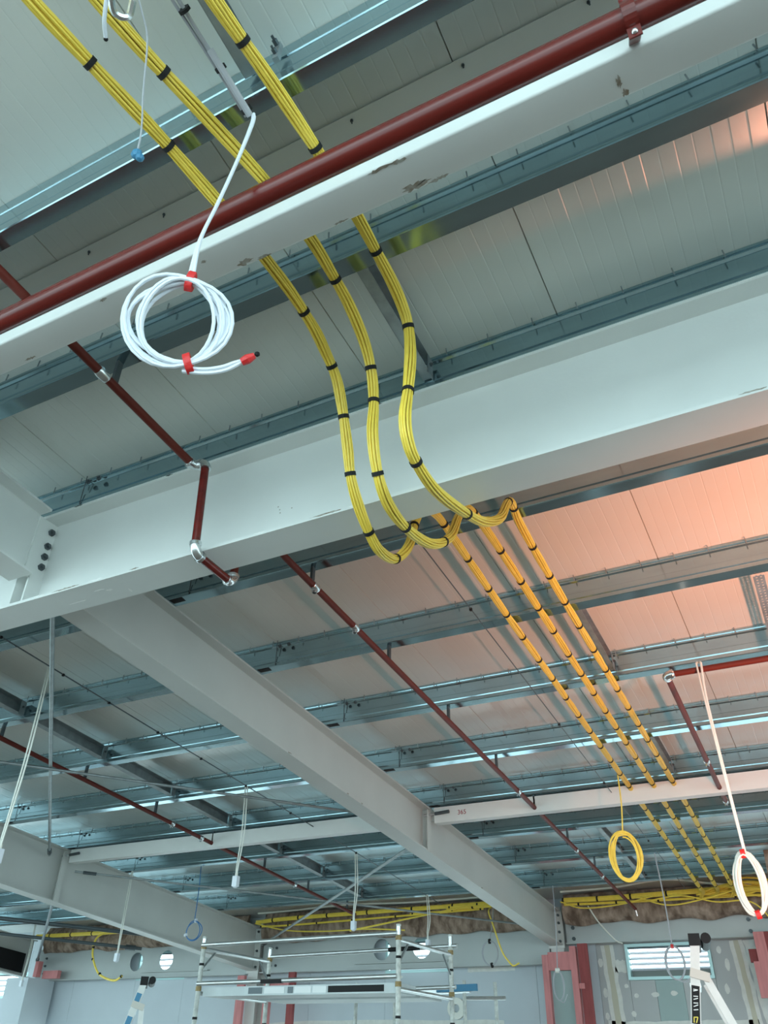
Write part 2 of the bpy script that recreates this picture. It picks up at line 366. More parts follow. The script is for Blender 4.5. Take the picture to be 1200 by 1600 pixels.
raf_far = rafter(-13.45, -13.27, 5.0, 11.80, 2.17, 'far dark rafter at the lower left corner of the picture')
# plain black panel inside the far rafter
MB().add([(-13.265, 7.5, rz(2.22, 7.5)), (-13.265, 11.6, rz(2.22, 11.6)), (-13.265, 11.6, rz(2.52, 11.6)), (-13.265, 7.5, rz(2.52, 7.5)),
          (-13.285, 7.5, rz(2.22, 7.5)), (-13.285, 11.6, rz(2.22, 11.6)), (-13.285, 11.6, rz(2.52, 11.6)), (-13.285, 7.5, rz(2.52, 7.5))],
         [(0, 1, 2, 3), (7, 6, 5, 4), (0, 4, 5, 1), (1, 5, 6, 2), (2, 6, 7, 3), (3, 7, 4, 0)]).build('black_panel', 'dark', raf_far)
# fin plate and bolts of the near rafter on the girder
MB().box((-3.507, 2.42, 2.165), (-3.493, 2.553, 2.545)).build('fin_plate', 'paint', raf_near)
for z in (2.483, 2.391, 2.322, 2.255):
    bolt((-3.493, 2.513, z), (1, 0, 0), 0.021, 0.014, raf_near)
MB().box((-3.60, 2.46, 2.02), (-3.585, 2.552, 2.545)).build('stiffener', 'paint', girdB)
MB().box((-3.50, 2.459, 2.02), (-3.488, 2.552, 2.19)).build('stiffener', 'paint', girdB)
# stiffeners of the rafters at the struts, and bolted end plates at the wall
SY = 7.6
for rf, xr, z0, sgn in ((raf_mid, -3.42, 2.345, 1), (raf_left, -8.33, 2.17, 1)):
    MB().box((xr - 0.085, SY - 0.045, rz(z0, SY) + 0.02), (xr - 0.004, SY - 0.033, rz(ZB, SY) - 0.02)).build('stiffener', 'raft', rf)
    MB().box((xr - 0.004, SY - 0.11, rz(z0, SY) + 0.012), (xr + 0.006, SY - 0.033, rz(ZB, SY) - 0.03)).build('stiffener_edge', 'raft', rf)
for rf, xr, z0 in ((raf_mid, RX, 2.345), (raf_left, -8.42, 2.17)):
    zb_, zt_ = rz(z0, 11.8), rz(ZB, 11.8)
    MB().box((xr - 0.11, 11.802, zb_ - 0.03), (xr + 0.11, 11.82, zt_ - 0.01)).build('end_plate', 'raft', rf)
    for z in (zb_ + 0.05, zb_ + 0.16, zb_ + 0.27, zt_ - 0.06):
        bolt((xr + 0.06, 11.80, z), (0, -1, 0), 0.018, 0.02, rf)

# struts between the rafters
def strut(x0, x1, label, mark):
    zc0, zc1 = 2.0, 2.148
    t = thing('strut_beam', ((x0 + x1) / 2, SY, zc0), label, 'beam', 'pale struts between the rafters')
    MB().box((x0, SY - 0.05, zc0), (x1, SY + 0.05, zc1)).build('hollow_section', 'strut', t)
    return t
st_r = strut(-3.37, 6.5, 'pale box-section strut right of the middle rafter, marked with red numbers', True)
st_l = strut(-8.28, -3.61, 'pale box-section strut between the left and middle rafters', False)
for st, xe in ((st_r, -3.37), (st_l, -8.28)):
    MB().box((xe - 0.055, SY - 0.018, 2.03), (xe, SY + 0.018, 2.12)).build('cleat', 'raft', st)
    m = MB(); m.tube([(xe - 0.10, SY - 0.075, 2.075), (xe + 0.07, SY - 0.075, 2.085)], 0.012, 8); m.build('tie_rod_end', 'zinc', st)
    m = MB(); m.tube([(xe + 0.02, SY - 0.075, 2.083), (xe + 0.17, SY - 0.075, 2.091)], 0.017, 8); m.build('rod_sleeve', 'darkgrey', st)
if True:
    cu = bpy.data.curves.new('marker_writing', 'FONT'); cu.body = '365'; cu.size = 0.062; cu.extrude = 0.0006
    to = bpy.data.objects.new('marker_writing', cu); COL.objects.link(to)
    dg = bpy.context.evaluated_depsgraph_get(); me = bpy.data.meshes.new_from_object(to.evaluated_get(dg)); bpy.data.objects.remove(to)
    me.materials.clear(); me.materials.append(M['inkred'])
    to = bpy.data.objects.new('marker_writing', me); COL.objects.link(to); to.parent = st_r
    to.location = Vector((-3.12, SY - 0.0508, 2.058)) - st_r.location; to.rotation_euler = (math.pi / 2, 0, 0)
    to['label'] = 'red handwritten numbers 365'

# eave beams on the back wall with round holes
def eave(x0, x1, zb_, zt_, holes, label, shelf=True):
    t = ibeam_x('eave_beam', x0, x1, 11.80, 11.94, zb_, zt_, 0.012, 0.01, 'eave', label, holes)
    return t
ev_l = eave(-13.2, -8.55, 1.165, 1.66, [(-10.88, 1.41, 0.14), (-10.23, 1.42, 0.14)], 'pale eave beam with two round holes behind the left ladder')
ev_m = eave(-8.28, -3.63, 1.18, 1.70, [(-6.18, 1.44, 0.14), (-5.53, 1.445, 0.14)], 'pale eave beam with two round holes behind the scaffold tower')
ev_r = eave(-3.38, 1.35, 1.405, 1.68, [], 'plain grey eave beam above the louvred window')
for ev, xs in ((ev_l, (-10.7, -9.3)), (ev_m, (-6.6, -5.1))):
    MB().box((xs[0], 11.80, ev.location.z + 0.075), (xs[1], 11.862, ev.location.z + 0.09)).build('shelf_angle', 'eave', ev)
for x in (-3.28, -1.06):
    bolt((x, 11.866, 1.60), (0, -1, 0), 0.025, 0.02, ev_r); bolt((x, 11.866, 1.47), (0, -1, 0), 0.025, 0.02, ev_r)
for z in (1.28, 1.40, 1.52, 1.64):
    for x in (-8.12, -8.03): bolt((x, 11.866, z), (0, -1, 0), 0.02, 0.02, ev_m)
    bolt((-13.0, 11.866, z), (0, -1, 0), 0.02, 0.02, ev_l)

# ------------------------------------------------------------------ purlins
def purl_pt(x, yb, u, v):        # u along the slope away from the camera, v normal to the roof
    return (x, yb + u * CS + v * SN, rz(ZB, yb) - u * SN + v * CS)
PROF = [(.004, 0), (0, .004), (0, .022), (.003, .030), (0, .038), (0, .075), (.010, .083), (.010, .158), (0, .166), (0, .172), (.003, .178), (0, .184), (0, .200), (.075, .200), (.075, .182)]
INN = [(.072, .182), (.072, .197), (.003, .197), (.003, .186), (.006, .178), (.003, .170), (.013, .157), (.013, .084), (.003, .074), (.003, .003), (.077, .003), (.077, .020), (.080, .020), (.080, 0)]
PY = [0.997, 1.705, 2.46, 3.45, 4.47, 5.49, 6.52, 7.52, 8.56, 9.58, 10.62]
PLAB = ['galvanised roof purlin crossing the top left corner before the thick red pipe',
        'galvanised roof purlin just behind the near girder, pink lit at its right end',
        'galvanised roof purlin lying on the top edge of the deep middle girder',
        'first galvanised purlin past the middle girder, tucked along its lower edge',
        'second galvanised purlin past the middle girder', 'third galvanised purlin past the middle girder, red elbow beside it at right',
        'fourth galvanised purlin past the middle girder', 'fifth galvanised purlin past the middle girder, just before the pale struts',
        'first galvanised purlin behind the pale struts', 'second galvanised purlin behind the pale struts', 'last galvanised purlin, next to the brown wall insulation']
DEEP = [(.004, 0), (0, .004), (0, .060), (.0015, .066), (0, .072), (0, .174), (-.004, .180), (0, .186), (0, .280), (.065, .280), (.065, .262), (.062, .262), (.062, .277), (.003, .277), (.003, .003), (.062, .003), (.062, .018), (.065, .018), (.065, 0)]
def purlin_mb(x0, x1, po=PROF + INN):
    m = MB(); n = len(po)
    vs = [purl_pt(x0, 0, u, v) for u, v in po] + [purl_pt(x1, 0, u, v) for u, v in po]
    m.add(vs, [(i, n + i, n + (i + 1) % n, (i + 1) % n) for i in range(n)] + [tuple(range(n)), tuple(range(2 * n - 1, n - 1, -1))]); return m
base_me = None; tick_me = None
for i, y in enumerate(PY):
    t = thing('roof_purlin', (0, y, rz(ZB, y)), PLAB[i], 'purlin', 'galvanised roof purlins')
    if i == 0:
        t.location.z = rz(2.690, y)
        o = purlin_mb(-17.5, 7.5, DEEP).build('channel', 'galv', t); o.location = (0, 0, -ZB); continue
    if base_me is None:
        o = purlin_mb(-17.5, 7.5)
        o = o.build('channel', 'galv', t); base_me = o.data; o.location = (0, 0, -ZB)
        m = MB(); x = -16.0  # small pegs for the tick marks along the purlin's upper edge
        while x < 7:
            m.tube([(x, -0.006, 0.200), (x + 0.004, -0.010, 0.155)], 0.0035, 4); x += 0.21 + random.uniform(-.02, .02)
        sc = m.build('panel_ticks', 'galvd', t); sc.location = (0, 0, 0); tick_me = sc.data; sc['kind'] = 'stuff'
    else:
        o = bpy.data.objects.new('channel', base_me); COL.objects.link(o); o.parent = t; o.location = (0, 0, -ZB)
        sc = bpy.data.objects.new('panel_ticks', tick_me); COL.objects.link(sc); sc.parent = t; sc['kind'] = 'stuff'
    # lap sleeve, cleat and bolts at every rafter
    for xr in (-3.51, -8.42):
        if y < 2.0 or (y < 3 and xr < -4): continue
        z = rz(ZB, y)
        m = MB(); m.box((xr + 0.26, y - 0.0045, z + 0.004), (xr + 0.264, y - 0.001, z + 0.205)); m.build('lap_edge', 'darkgrey', t)
        m = MB(); m.box((xr + 0.10, y + 0.0, z - 0.004), (xr + 0.20, y + 0.075, z + 0.0)); m.build('packer', 'dark', t)
        for dx in (0.29, 0.37):
            bolt((xr + dx, y - 0.001, z + 0.15), (0, -1, 0), 0.014, 0.012, t)

# bridging channels between purlins
def bridging(x, i0, i1, label, w=0.05, h=0.10, y0=None, zoff=0.045, group='bridging channels between purlins'):
    ya = y0 if y0 is not None else PY[i0] + 0.09; yb = PY[i1] - 0.004
    za, zb_ = rz(ZB + zoff, ya), rz(ZB + zoff, yb)
    t = thing('bridging_channel', (x, (ya + yb) / 2, (za + zb_) / 2), label, 'channel', group)
    m = MB(); th = 0.003
    for (xa, xb, ha, hb) in ((x - w / 2, x - w / 2 + th, 0, h), (x - w / 2, x + w / 2, 0, th), (x - w / 2, x + w / 2, h - th, h)):
        m.add([(xa, ya, za + ha), (xb, ya, za + ha), (xb, yb, zb_ + ha), (xa, yb, zb_ + ha), (xa, ya, za + hb), (xb, ya, za + hb), (xb, yb, zb_ + hb), (xa, yb, zb_ + hb)],
              [(3, 2, 1, 0), (4, 5, 6, 7), (0, 1, 5, 4), (1, 2, 6, 5), (2, 3, 7, 6), (3, 0, 4, 7)])
    m.build('channel_section', 'galvd', t)
    m = MB(); m.box((x + w / 2 - 0.004, yb - 0.055, zb_ - 0.012), (x + w / 2, yb, zb_ + h)); m.build('end_bracket', 'galvd', t)
    bolt((x + w / 2, yb - 0.03, zb_ + h * 0.55), (1, 0, 0), 0.010, 0.008, t)
    return t
bridging(-1.09, 1, 2, 'galvanised bridging channel between near purlins, beside the rightmost yellow bundle')
bridging(-1.07, 0, 0, 'dark bridging channel behind the rightmost yellow bundle at the top edge', y0=-1.0)
bridging(-1.03, 4, 5, 'bridging channel above the right yellow bundle, in the second bay past the girder', 0.035)
bridging(-1.035, 6, 7, 'dark bridging channel above the right yellow bundle, just before the pale strut', 0.035)
wd = ['nearest', 'second', 'third', 'fourth', 'fifth', 'sixth', 'seventh']
for k, i in enumerate(range(3, 10)):
    bridging(-5.87, i, i + 1, 'galvanised bridging piece left of the middle rafter, %s of the row' % wd[k], 0.07, 0.11, zoff=0.03)
bridging(-2.03, 8, 9, 'bridging piece behind the hanging yellow coil, nearer one', 0.05, 0.08, zoff=0.02)
bridging(-2.02, 9, 10, 'bridging piece behind the hanging yellow coil, farther one', 0.05, 0.08, zoff=0.02)

# perforated strip at the right edge between two purlins
t = thing('perforated_strap', (0.06, 4.6, rz(ZB, 4.6)), 'grey perforated metal angle between purlins at the right edge', 'strap')
m = MB(); ya, yb = 4.56, 5.48; x0 = 0.045; n = int((yb - ya) / 0.03)
def rl(y, dz=0.0): return rz(ZB - 0.012 + dz, y)
for row, (xa, xb) in enumerate(((0.02, 0.034), (0.044, 0.058), (0.068, 0.082))):
    m.add([(xa, ya, rl(ya)), (xb, ya, rl(ya)), (xb, yb, rl(yb)), (xa, yb, rl(yb)), (xa, ya, rl(ya, .003)), (xb, ya, rl(ya, .003)), (xb, yb, rl(yb, .003)), (xa, yb, rl(yb, .003))],
          [(3, 2, 1, 0), (4, 5, 6, 7), (0, 1, 5, 4), (1, 2, 6, 5), (2, 3, 7, 6), (3, 0, 4, 7)])
for i in range(n + 1):
    y = ya + (yb - ya) * i / n
    for xa, xb in ((0.034, 0.044), (0.058, 0.068)):
        m.add([(xa, y - .009, rl(y)), (xb, y - .009, rl(y)), (xb, y + .009, rl(y)), (xa, y + .009, rl(y)), (xa, y - .009, rl(y, .003)), (xb, y - .009, rl(y, .003)), (xb, y + .009, rl(y, .003)), (xa, y + .009, rl(y, .003))],
              [(3, 2, 1, 0), (4, 5, 6, 7), (0, 1, 5, 4), (1, 2, 6, 5), (2, 3, 7, 6), (3, 0, 4, 7)])
m.build('slotted_angle', 'galvd', t)

# bracing rods in the roof plane
def brace(p, q, r, label, mat='galvd'):
    t = thing('bracing_rod', ((p[0] + q[0]) / 2, (p[1] + q[1]) / 2, (p[2] + q[2]) / 2), label, 'rod', 'roof bracing rods')
    m = MB(); m.tube([p, q], r, 10); m.build('rod', mat, t, True)
    P, Q = Vector(p), Vector(q); d = (Q - P).normalized()
    m = MB(); m.tube([P + d * 0.10, P + d * 0.26], r * 1.6, 8); m.build('turnbuckle', 'darkgrey', t)
    m = MB(); m.tube([Q - d * 0.26, Q - d * 0.10], r * 1.6, 8); m.build('turnbuckle', 'darkgrey', t)
zb5 = 2.62
brace((-3.66, 2.75, rz(zb5 - .1, 2.75)), (-8.30, 7.25, rz(zb5, 7.25)), 0.016, 'grey bracing rod dropping from the girder to the left rafter clamp')
brace((-8.30, 3.0, rz(2.56, 3.0)), (-3.62, 7.05, rz(2.54, 7.05)), 0.012, 'thin pale bracing rod running level to the middle rafter above the left strut')
brace((-8.30, 7.7, rz(2.55, 7.7)), (-3.7, 11.6, rz(2.55, 11.6)), 0.012, 'thin bracing rod behind the left strut sloping down to the right')
brace((-3.62, 7.75, rz(2.53, 7.75)), (-8.2, 11.7, rz(2.5, 11.7)), 0.017, 'stout bracing rod sloping down left towards the scaffold')
brace((-8.55, 7.7, rz(2.35, 7.7)), (-13.0, 11.65, rz(2.40, 11.65)), 0.02, 'bracing rod dropping below the left rafter to the far column', 'darkgrey')
brace((-13.2, 7.6, rz(2.5, 7.6)), (-8.6, 11.6, rz(2.5, 11.6)), 0.03, 'dark bracing angle under the ceiling left of the left rafter', 'darkgrey')
brace((-13.2, 8.6, rz(2.42, 8.6)), (-10.2, 11.2, rz(2.42, 11.2)), 0.025, 'lower dark bracing angle at the left edge above the insulation', 'darkgrey')

# thin catenary wires along the bays
def wire(x, y0, y1, z0, r, label, clips):
    t = thing('catenary_wire', (x, (y0 + y1) / 2, rz(z0, (y0 + y1) / 2)), label, 'wire')
    m = MB(); m.tube([(x, y0, rz(z0, y0)), (x, y1, rz(z0, y1))], r, 6); m.build('strand', 'darkgrey', t)
    for y in clips:
        m = MB(); m.box((x - .008, y - .008, rz(z0, y) - .012), (x + .008, y + .008, rz(z0, y) + .006)); m.build('clip', 'black', t)
wire(-4.78, 2.7, 10.9, 2.71, 0.005, 'dark wire along the bay left of the middle rafter', [3.3, 3.9, 4.4, 5.0, 5.6, 6.3, 7.1, 8.5])
wire(-1.60, 2.7, 10.9, 2.715, 0.004, 'thin black wire running left of the yellow bundles', [4.2, 6.0, 7.3, 9.0])

# ------------------------------------------------------------------ red pipes
def arc(c, a, b, n=6):           # quarter bend from direction a to b about corner c, radius given by |a|
    c = Vector(c); a = Vector(a); b = Vector(b); o = c + a + b
    return [o - b * math.cos(math.pi / 2 * i / n) - a * math.sin(math.pi / 2 * i / n) for i in range(n + 1)]
mp = thing('main_pipe', (1.5, 1.095, 2.16), 'thick glossy red sprinkler main strapped along the near girder', 'pipe')
PYc, PZc, PR = 1.095, 2.158, 0.0362
MB().tube([(-3.40, PYc, PZc), (6.5, PYc, PZc)], PR, 32).build('pipe_run', 'redpipe', mp, True)
def pipe_strap(x):
    m = MB(); r = PR + 0.004; w = 0.0165; prof = []
    # strap lies over the near/lower side of the pipe, ears above and below
    dn = Vector((0, 0.30, -0.954)).normalized(); out = Vector((0, -0.954, -0.30)).normalized()
    c = Vector((x, PYc, PZc))
    for i in range(13):
        a = math.pi * (i / 12) - math.pi / 2; prof.append(c + out * r * math.cos(a) + dn * r * math.sin(a))
    prof = [prof[0] - dn * 0.033 + out * .012, prof[0] + out * .012] + prof[1:-1] + [prof[-1] + out * .012, prof[-1] + dn * 0.033 + out * .012]
    vs = []
    for i, p in enumerate(prof):
        nrm = (p - c).normalized()
        if i < 2 or i > len(prof) - 3: nrm = out
        vs += [p + Vector((w, 0, 0)), p - Vector((w, 0, 0)), p - Vector((w, 0, 0)) + nrm * 0.005, p + Vector((w, 0, 0)) + nrm * 0.005]
    k = len(prof); fs = [(4 * i + j, 4 * i + (j + 1) % 4, 4 * i + 4 + (j + 1) % 4, 4 * i + 4 + j) for i in range(k - 1) for j in range(4)] + [(3, 2, 1, 0), (4 * k - 4, 4 * k - 3, 4 * k - 2, 4 * k - 1)]
    m.add(vs, fs); s = m.build('pipe_strap', 'redpipe', mp)
    MB().bar(prof[-1] - dn * .012, (x, A_Y0 - .004, A_ZB + .014), .03, .006, up=tuple(out)).build('bracket_arm', 'redpipe', mp)
    MB().bar(prof[0] + dn * .012, (x, A_Y0 - .003, A_ZB + .12), .03, .006, up=tuple(out)).build('bracket_arm', 'redpipe', mp)
    for q in (prof[0] + dn * .013, prof[-1] - dn * .013):
        b = MB(); b.ball(q + out * .006, 0.009, 10, 6, (1, 1, 1)); b.build('strap_bolt', 'zinc', s, True)
pipe_strap(0.083)

def pipe_y(t, x, y0, y1, z0, r, mat='redbranch'):
    return MB().tube([(x, y0, rz(z0, y0)), (x, y1, rz(z0, y1))], r, 16).build('pipe_run', mat, t, True)
def coupling(t, x, y, z0, r, head=True):
    m = MB(); m.tube([(x, y - .03, rz(z0, y - .03)), (x, y - .02, rz(z0, y - .02)), (x, y + .02, rz(z0, y + .02)), (x, y + .03, rz(z0, y + .03))], r, 14, rs=[r * 1.12, r * 1.3, r * 1.3, r * 1.12])
    c = m.build('coupling', 'zinc', t, True)
    if head:
        MB().tube([(x, y, rz(z0, y)), (x, y, rz(z0, y) - r * 2.0)], r * 0.75, 10).build('outlet', 'zinc', c, True)
        MB().tube([(x, y, rz(z0, y) - r * 2.0), (x, y, rz(z0, y) - r * 2.05)], r * 0.5, 10).build('plug', 'dark', c, True)
def elbow(t, pts, r):
    m = MB(); m.tube(pts, r * 1.22, 14); m.ball(pts[0], r * 1.22, 12, 6); e = m.build('elbow', 'zinc', t, True)
    P = [Vector(p) for p in pts]
    for a, b in ((P[0], P[1]), (P[-1], P[-2])):
        d = (a - b).normalized(); MB().tube([a - d * .006, a + d * .010], r * 1.42, 14).build('collar', 'zinc', e, True)
# branch 1: over the near girder, around the deep girder, then on along the roof
r1 = 0.0205
b1 = thing('branch_pipe', (-2.32, 2.4, 1.97), 'dark red branch pipe that steps down around the deep girder with silver elbows', 'pipe')
x1 = -2.315; zt1 = 2.63
pipe_y(b1, x1, -2.0, 2.30, zt1, r1); coupling(b1, x1, 1.68, zt1, r1, False)
yd = 2.405; zt = rz(zt1, 2.33); zl = 1.963; yu = 2.715
elbow(b1, arc((x1, 2.34, zt), (0, -0.035, 0), (0.035, 0, 0)), r1)
elbow(b1, arc((x1 + 0.07, 2.34, zt), (-0.03, 0, 0), (0, 0, -0.03)), r1)
xd = x1 + 0.07
MB().tube([(xd, 2.34, zt - .04), (xd - .03, 2.40, zl + .045)], r1, 16).build('drop_pipe', 'redpipe', b1, True)
elbow(b1, arc((xd - .03, 2.40, zl), (0, 0, 0.045), (0, 0.045, 0)), r1)
MB().tube([(xd - .03, 2.445, zl), (xd - .04, yu - .04, zl)], r1, 16).build('crossing_pipe', 'redpipe', b1, True)
elbow(b1, arc((xd - .04, yu, zl), (0, -0.035, 0), (0, 0, 0.035)), r1)
MB().tube([(xd - .04, yu, zl + .035), (xd - .04, yu, rz(2.655, yu) - .035)], r1, 16).build('riser_pipe', 'redbranch', b1, True)
elbow(b1, arc((xd - .04, yu, rz(2.655, yu)), (0, 0, -0.035), (0, 0.035, 0)), r1)
xb = -2.335
b1b = b1
MB().tube([(xd - .04, yu + .035, rz(2.655, yu + .035)), (xb, 3.2, rz(2.655, 3.2)), (xb, 11.45, rz(2.655, 11.45))], r1, 16).build('pipe_run', 'redbranch', b1, True)
for y in (3.53, 4.03, 7.1, 8.9, 9.9): coupling(b1, xb, y, 2.655, r1, True)
MB().tube([(xb, 11.45, rz(2.655, 11.45)), (xb + .01, 11.47, rz(2.655, 11.47) - .08)], 0.014, 10).build('sprinkler_stub', 'zinc', b1, True)
def clamp_black(t, x, y, z0, r):
    m = MB(); z = rz(z0, y); m.box((x - .008, y + .02, z + r * .6), (x + .008, y + .05, rz(ZB, y) - .001)); m.build('pipe_hanger', 'darkgrey', t)
for y in PY[1:10]:
    if y != PY[2]: clamp_black(b1, x1 if y < 2 else xb, y + .01, zt1 if y < 2 else 2.655, r1)
b2 = thing('branch_pipe', (-6.1, 7, rz(2.65, 7)), 'dark red branch pipe through the left bay, between left and middle rafters', 'pipe')
pipe_y(b2, -6.11, 2.75, 10.9, 2.655, r1)
for y in (6.85, 7.35, 9.3): coupling(b2, -6.11, y, 2.655, r1, True)
for y in PY[4:11]: clamp_black(b2, -6.11, y + .01, 2.655, r1)
b3 = thing('branch_pipe', (-0.5, 6.5, rz(2.65, 6.5)), 'red branch pipe turning at a silver elbow, right of the yellow bundles', 'pipe')
zc = rz(2.65, 5.36)
MB().tube([(-0.61, 5.36, zc), (6.0, 5.36, zc)], r1, 16).build('pipe_run', 'redbranch', b3, True)
elbow(b3, arc((-0.66, 5.36, zc), (0.035, 0, 0), (0, 0.035, 0)), r1 * 1.15)
MB().tube([(-0.66, 5.395, zc), (-0.68, 7.9, rz(2.655, 7.9))], r1, 16).build('pipe_run', 'redbranch', b3, True)
coupling(b3, -0.673, 6.93, 2.652, r1); coupling(b3, -0.68, 7.9, 2.655, r1)

# ------------------------------------------------------------------ yellow cable bundles
def bundle(name, pts, ties, label, R=0.0215, group=None, nseg=8, rings=(1, 6, 11), seed=1, tie_w=0.017, rs=0.0046):
    P = spline(pts, nseg); fr = frames(P); mid = P[len(P) // 2]
    t = thing(name, mid, label, 'cable', group)
    rnd = random.Random(seed); m = MB(); offs = []
    for k, c in enumerate(rings):
        for j in range(c): offs.append((R * 0.80 * k / (len(rings) - 1), 2 * math.pi * j / c + k * .3 + rnd.uniform(-.1, .1)))
    # arc length
    L = [0.0]
    for i in range(1, len(P)): L.append(L[-1] + (P[i] - P[i - 1]).length)
    tl = sorted(L[min(len(P) - 1, int(round(q * nseg)))] for q in ties)
    def bulge(s):
        for a, b in zip([tl[0] - .3] + tl, tl + [tl[-1] + .3]):
            if a <= s <= b: return 0.94 + 0.20 * math.sin(math.pi * (s - a) / max(b - a, 1e-3)) * min(1, (b - a) / .25)
        return 1.0
    for (ro, ph) in offs:
        w1, w2, w3 = rnd.uniform(0, 6), rnd.uniform(5, 9), rnd.uniform(.05, .16)
        pts2 = []
        for p, (T, a, b), s in zip(P, fr, L):
            an = ph + 0.5 * s + w3 * math.sin(w2 * s + w1); rr = ro * bulge(s)
            pts2.append(p + a * math.cos(an) * rr + b * math.sin(an) * rr)
        m.tube(pts2, rs, 6, False)
    cm = m.build('cable_strands', 'yellow', t, True)
    # ties
    for q in ties:
        f = q * nseg; i = min(len(P) - 2, max(0, int(f))); u = f - i
        p = P[i].lerp(P[i + 1], u); T, a, b = fr[i]; n = 16; k = MB(); ro = R * 0.97
        vs = []
        for (dd, rr) in ((-tie_w / 2, ro), (-tie_w / 2, ro + .003), (tie_w / 2, ro + .003), (tie_w / 2, ro)):
            vs += [p + T * dd + (a * math.cos(2 * math.pi * j / n) + b * math.sin(2 * math.pi * j / n)) * rr for j in range(n)]
        k.add(vs, [(r * n + j, ((r + 1) % 4) * n + j, ((r + 1) % 4) * n + (j + 1) % n, r * n + (j + 1) % n) for r in range(4) for j in range(n)])
        k.build('hook_tape_tie', 'black', t, True)
    return t
def zs(x, y, z0): return (x, y, rz(z0, y))
RP = [zs(-1.0, 0.1, 2.60), zs(-0.985, 0.45, 2.60), zs(-0.965, 0.72, 2.60), zs(-0.948, 0.95, 2.615), zs(-0.935, 1.21, 2.628), zs(-0.932, 1.38, 2.632), (-0.93, 1.524, 2.508), (-0.935, 1.66, 2.500), (-0.939, 1.78, 2.488), (-0.944, 1.88, 2.462), (-0.949, 1.955, 2.402), (-0.953, 1.982, 2.266), (-0.958, 1.974, 2.093), (-0.963, 1.958, 1.938), (-0.967, 1.988, 1.853), (-0.972, 2.068, 1.812), (-0.977, 2.248, 1.808), (-0.981, 2.517, 1.884), (-0.986, 2.795, 1.998), (-0.991, 3.05, 2.175), (-0.996, 3.20, 2.36), (-1.01, 3.33, 2.445), (-1.035, 3.55, rz(2.728, 3.55))]
far = [4.2, 5.0, 6.0, 7.0, 8.0, 9.0, 10.0, 10.9]
RP += [zs(-1.043 - .012 * max(0, y - 8), y, 2.728) for y in far] + [(-1.10, 11.35, 1.86), (-1.15, 11.5, 1.82)]
MP = [zs(-1.33, 0.1, 2.60), zs(-1.30, 0.4, 2.60), zs(-1.25, 0.70, 2.60), zs(-1.205, 0.95, 2.615), zs(-1.16, 1.21, 2.628), zs(-1.14, 1.38, 2.632), (-1.128, 1.51, 2.508), (-1.130, 1.64, 2.496), (-1.137, 1.80, 2.475), (-1.145, 1.945, 2.413), (-1.153, 2.033, 2.318), (-1.162, 2.078, 2.194), (-1.17, 2.092, 2.03), (-1.178, 2.158, 1.89), (-1.187, 2.275, 1.815), (-1.195, 2.477, 1.818), (-1.203, 2.721, 1.898), (-1.212, 2.95, 2.07), (-1.22, 3.10, 2.29), (-1.225, 3.25, 2.43), (-1.22, 3.5, rz(2.728, 3.5))]
MP += [zs(-1.215 - .012 * max(0, y - 7.5), y, 2.728) for y in far] + [(-1.29, 11.35, 1.86), (-1.34, 11.5, 1.82)]
LP = [zs(-1.49, 0.1, 2.60), zs(-1.465, 0.4, 2.60), zs(-1.42, 0.68, 2.60), zs(-1.38, 0.96, 2.615), zs(-1.355, 1.21, 2.628), zs(-1.34, 1.38, 2.632), (-1.328, 1.52, 2.508), (-1.322, 1.68, 2.496), (-1.326, 1.846, 2.476), (-1.334, 1.95, 2.448), (-1.341, 2.065, 2.392), (-1.349, 2.145, 2.279), (-1.357, 2.217, 2.125), (-1.365, 2.268, 2.012), (-1.373, 2.355, 1.924), (-1.381, 2.476, 1.854), (-1.389, 2.592, 1.835), (-1.396, 2.749, 1.888), (-1.404, 2.90, 2.045), (-1.412, 2.98, 2.211), (-1.415, 3.08, 2.37), (-1.415, 3.25, 2.455), (-1.415, 3.5, rz(2.728, 3.5))]
LP += [zs(-1.423 - .006 * max(0, y - 8), y, 2.728) for y in far] + [(-1.46, 11.35, 1.86), (-1.52, 11.5, 1.82)]
def far_ties(i0, n, per=0.31, ys=None):
    out = []; y = 3.75
    seq = [3.5] + far
    while y < 10.9:
        for k in range(len(seq) - 1):
            if seq[k] <= y < seq[k + 1]: out.append(i0 + k + (y - seq[k]) / (seq[k + 1] - seq[k]))
        y += per
    return out
grp = 'yellow data cable bundles'
bundle('yellow_cable_bundle', RP, [2.45, 4.0, 6.9, 10.0, 12.1, 15.0, 17.25, 20.2, 21.3] + far_ties(22, 8), 'rightmost thick yellow cable bundle, swinging widest under the girder', seed=3)
bundle('yellow_cable_bundle', MP, [2.35, 4.4, 7.3, 9.9, 11.0, 13.0, 14.8, 16.6, 18.1, 19.4] + far_ties(20, 8), 'middle one of the three thick yellow cable bundles', seed=5)
bundle('yellow_cable_bundle', LP, [1.95, 3.1, 5.0, 7.5, 9.6, 11.2, 12.9, 14.9, 17.0, 19.0, 21.6] + far_ties(22, 8), 'leftmost thick yellow cable bundle, drooping lowest under the girder', seed=9)

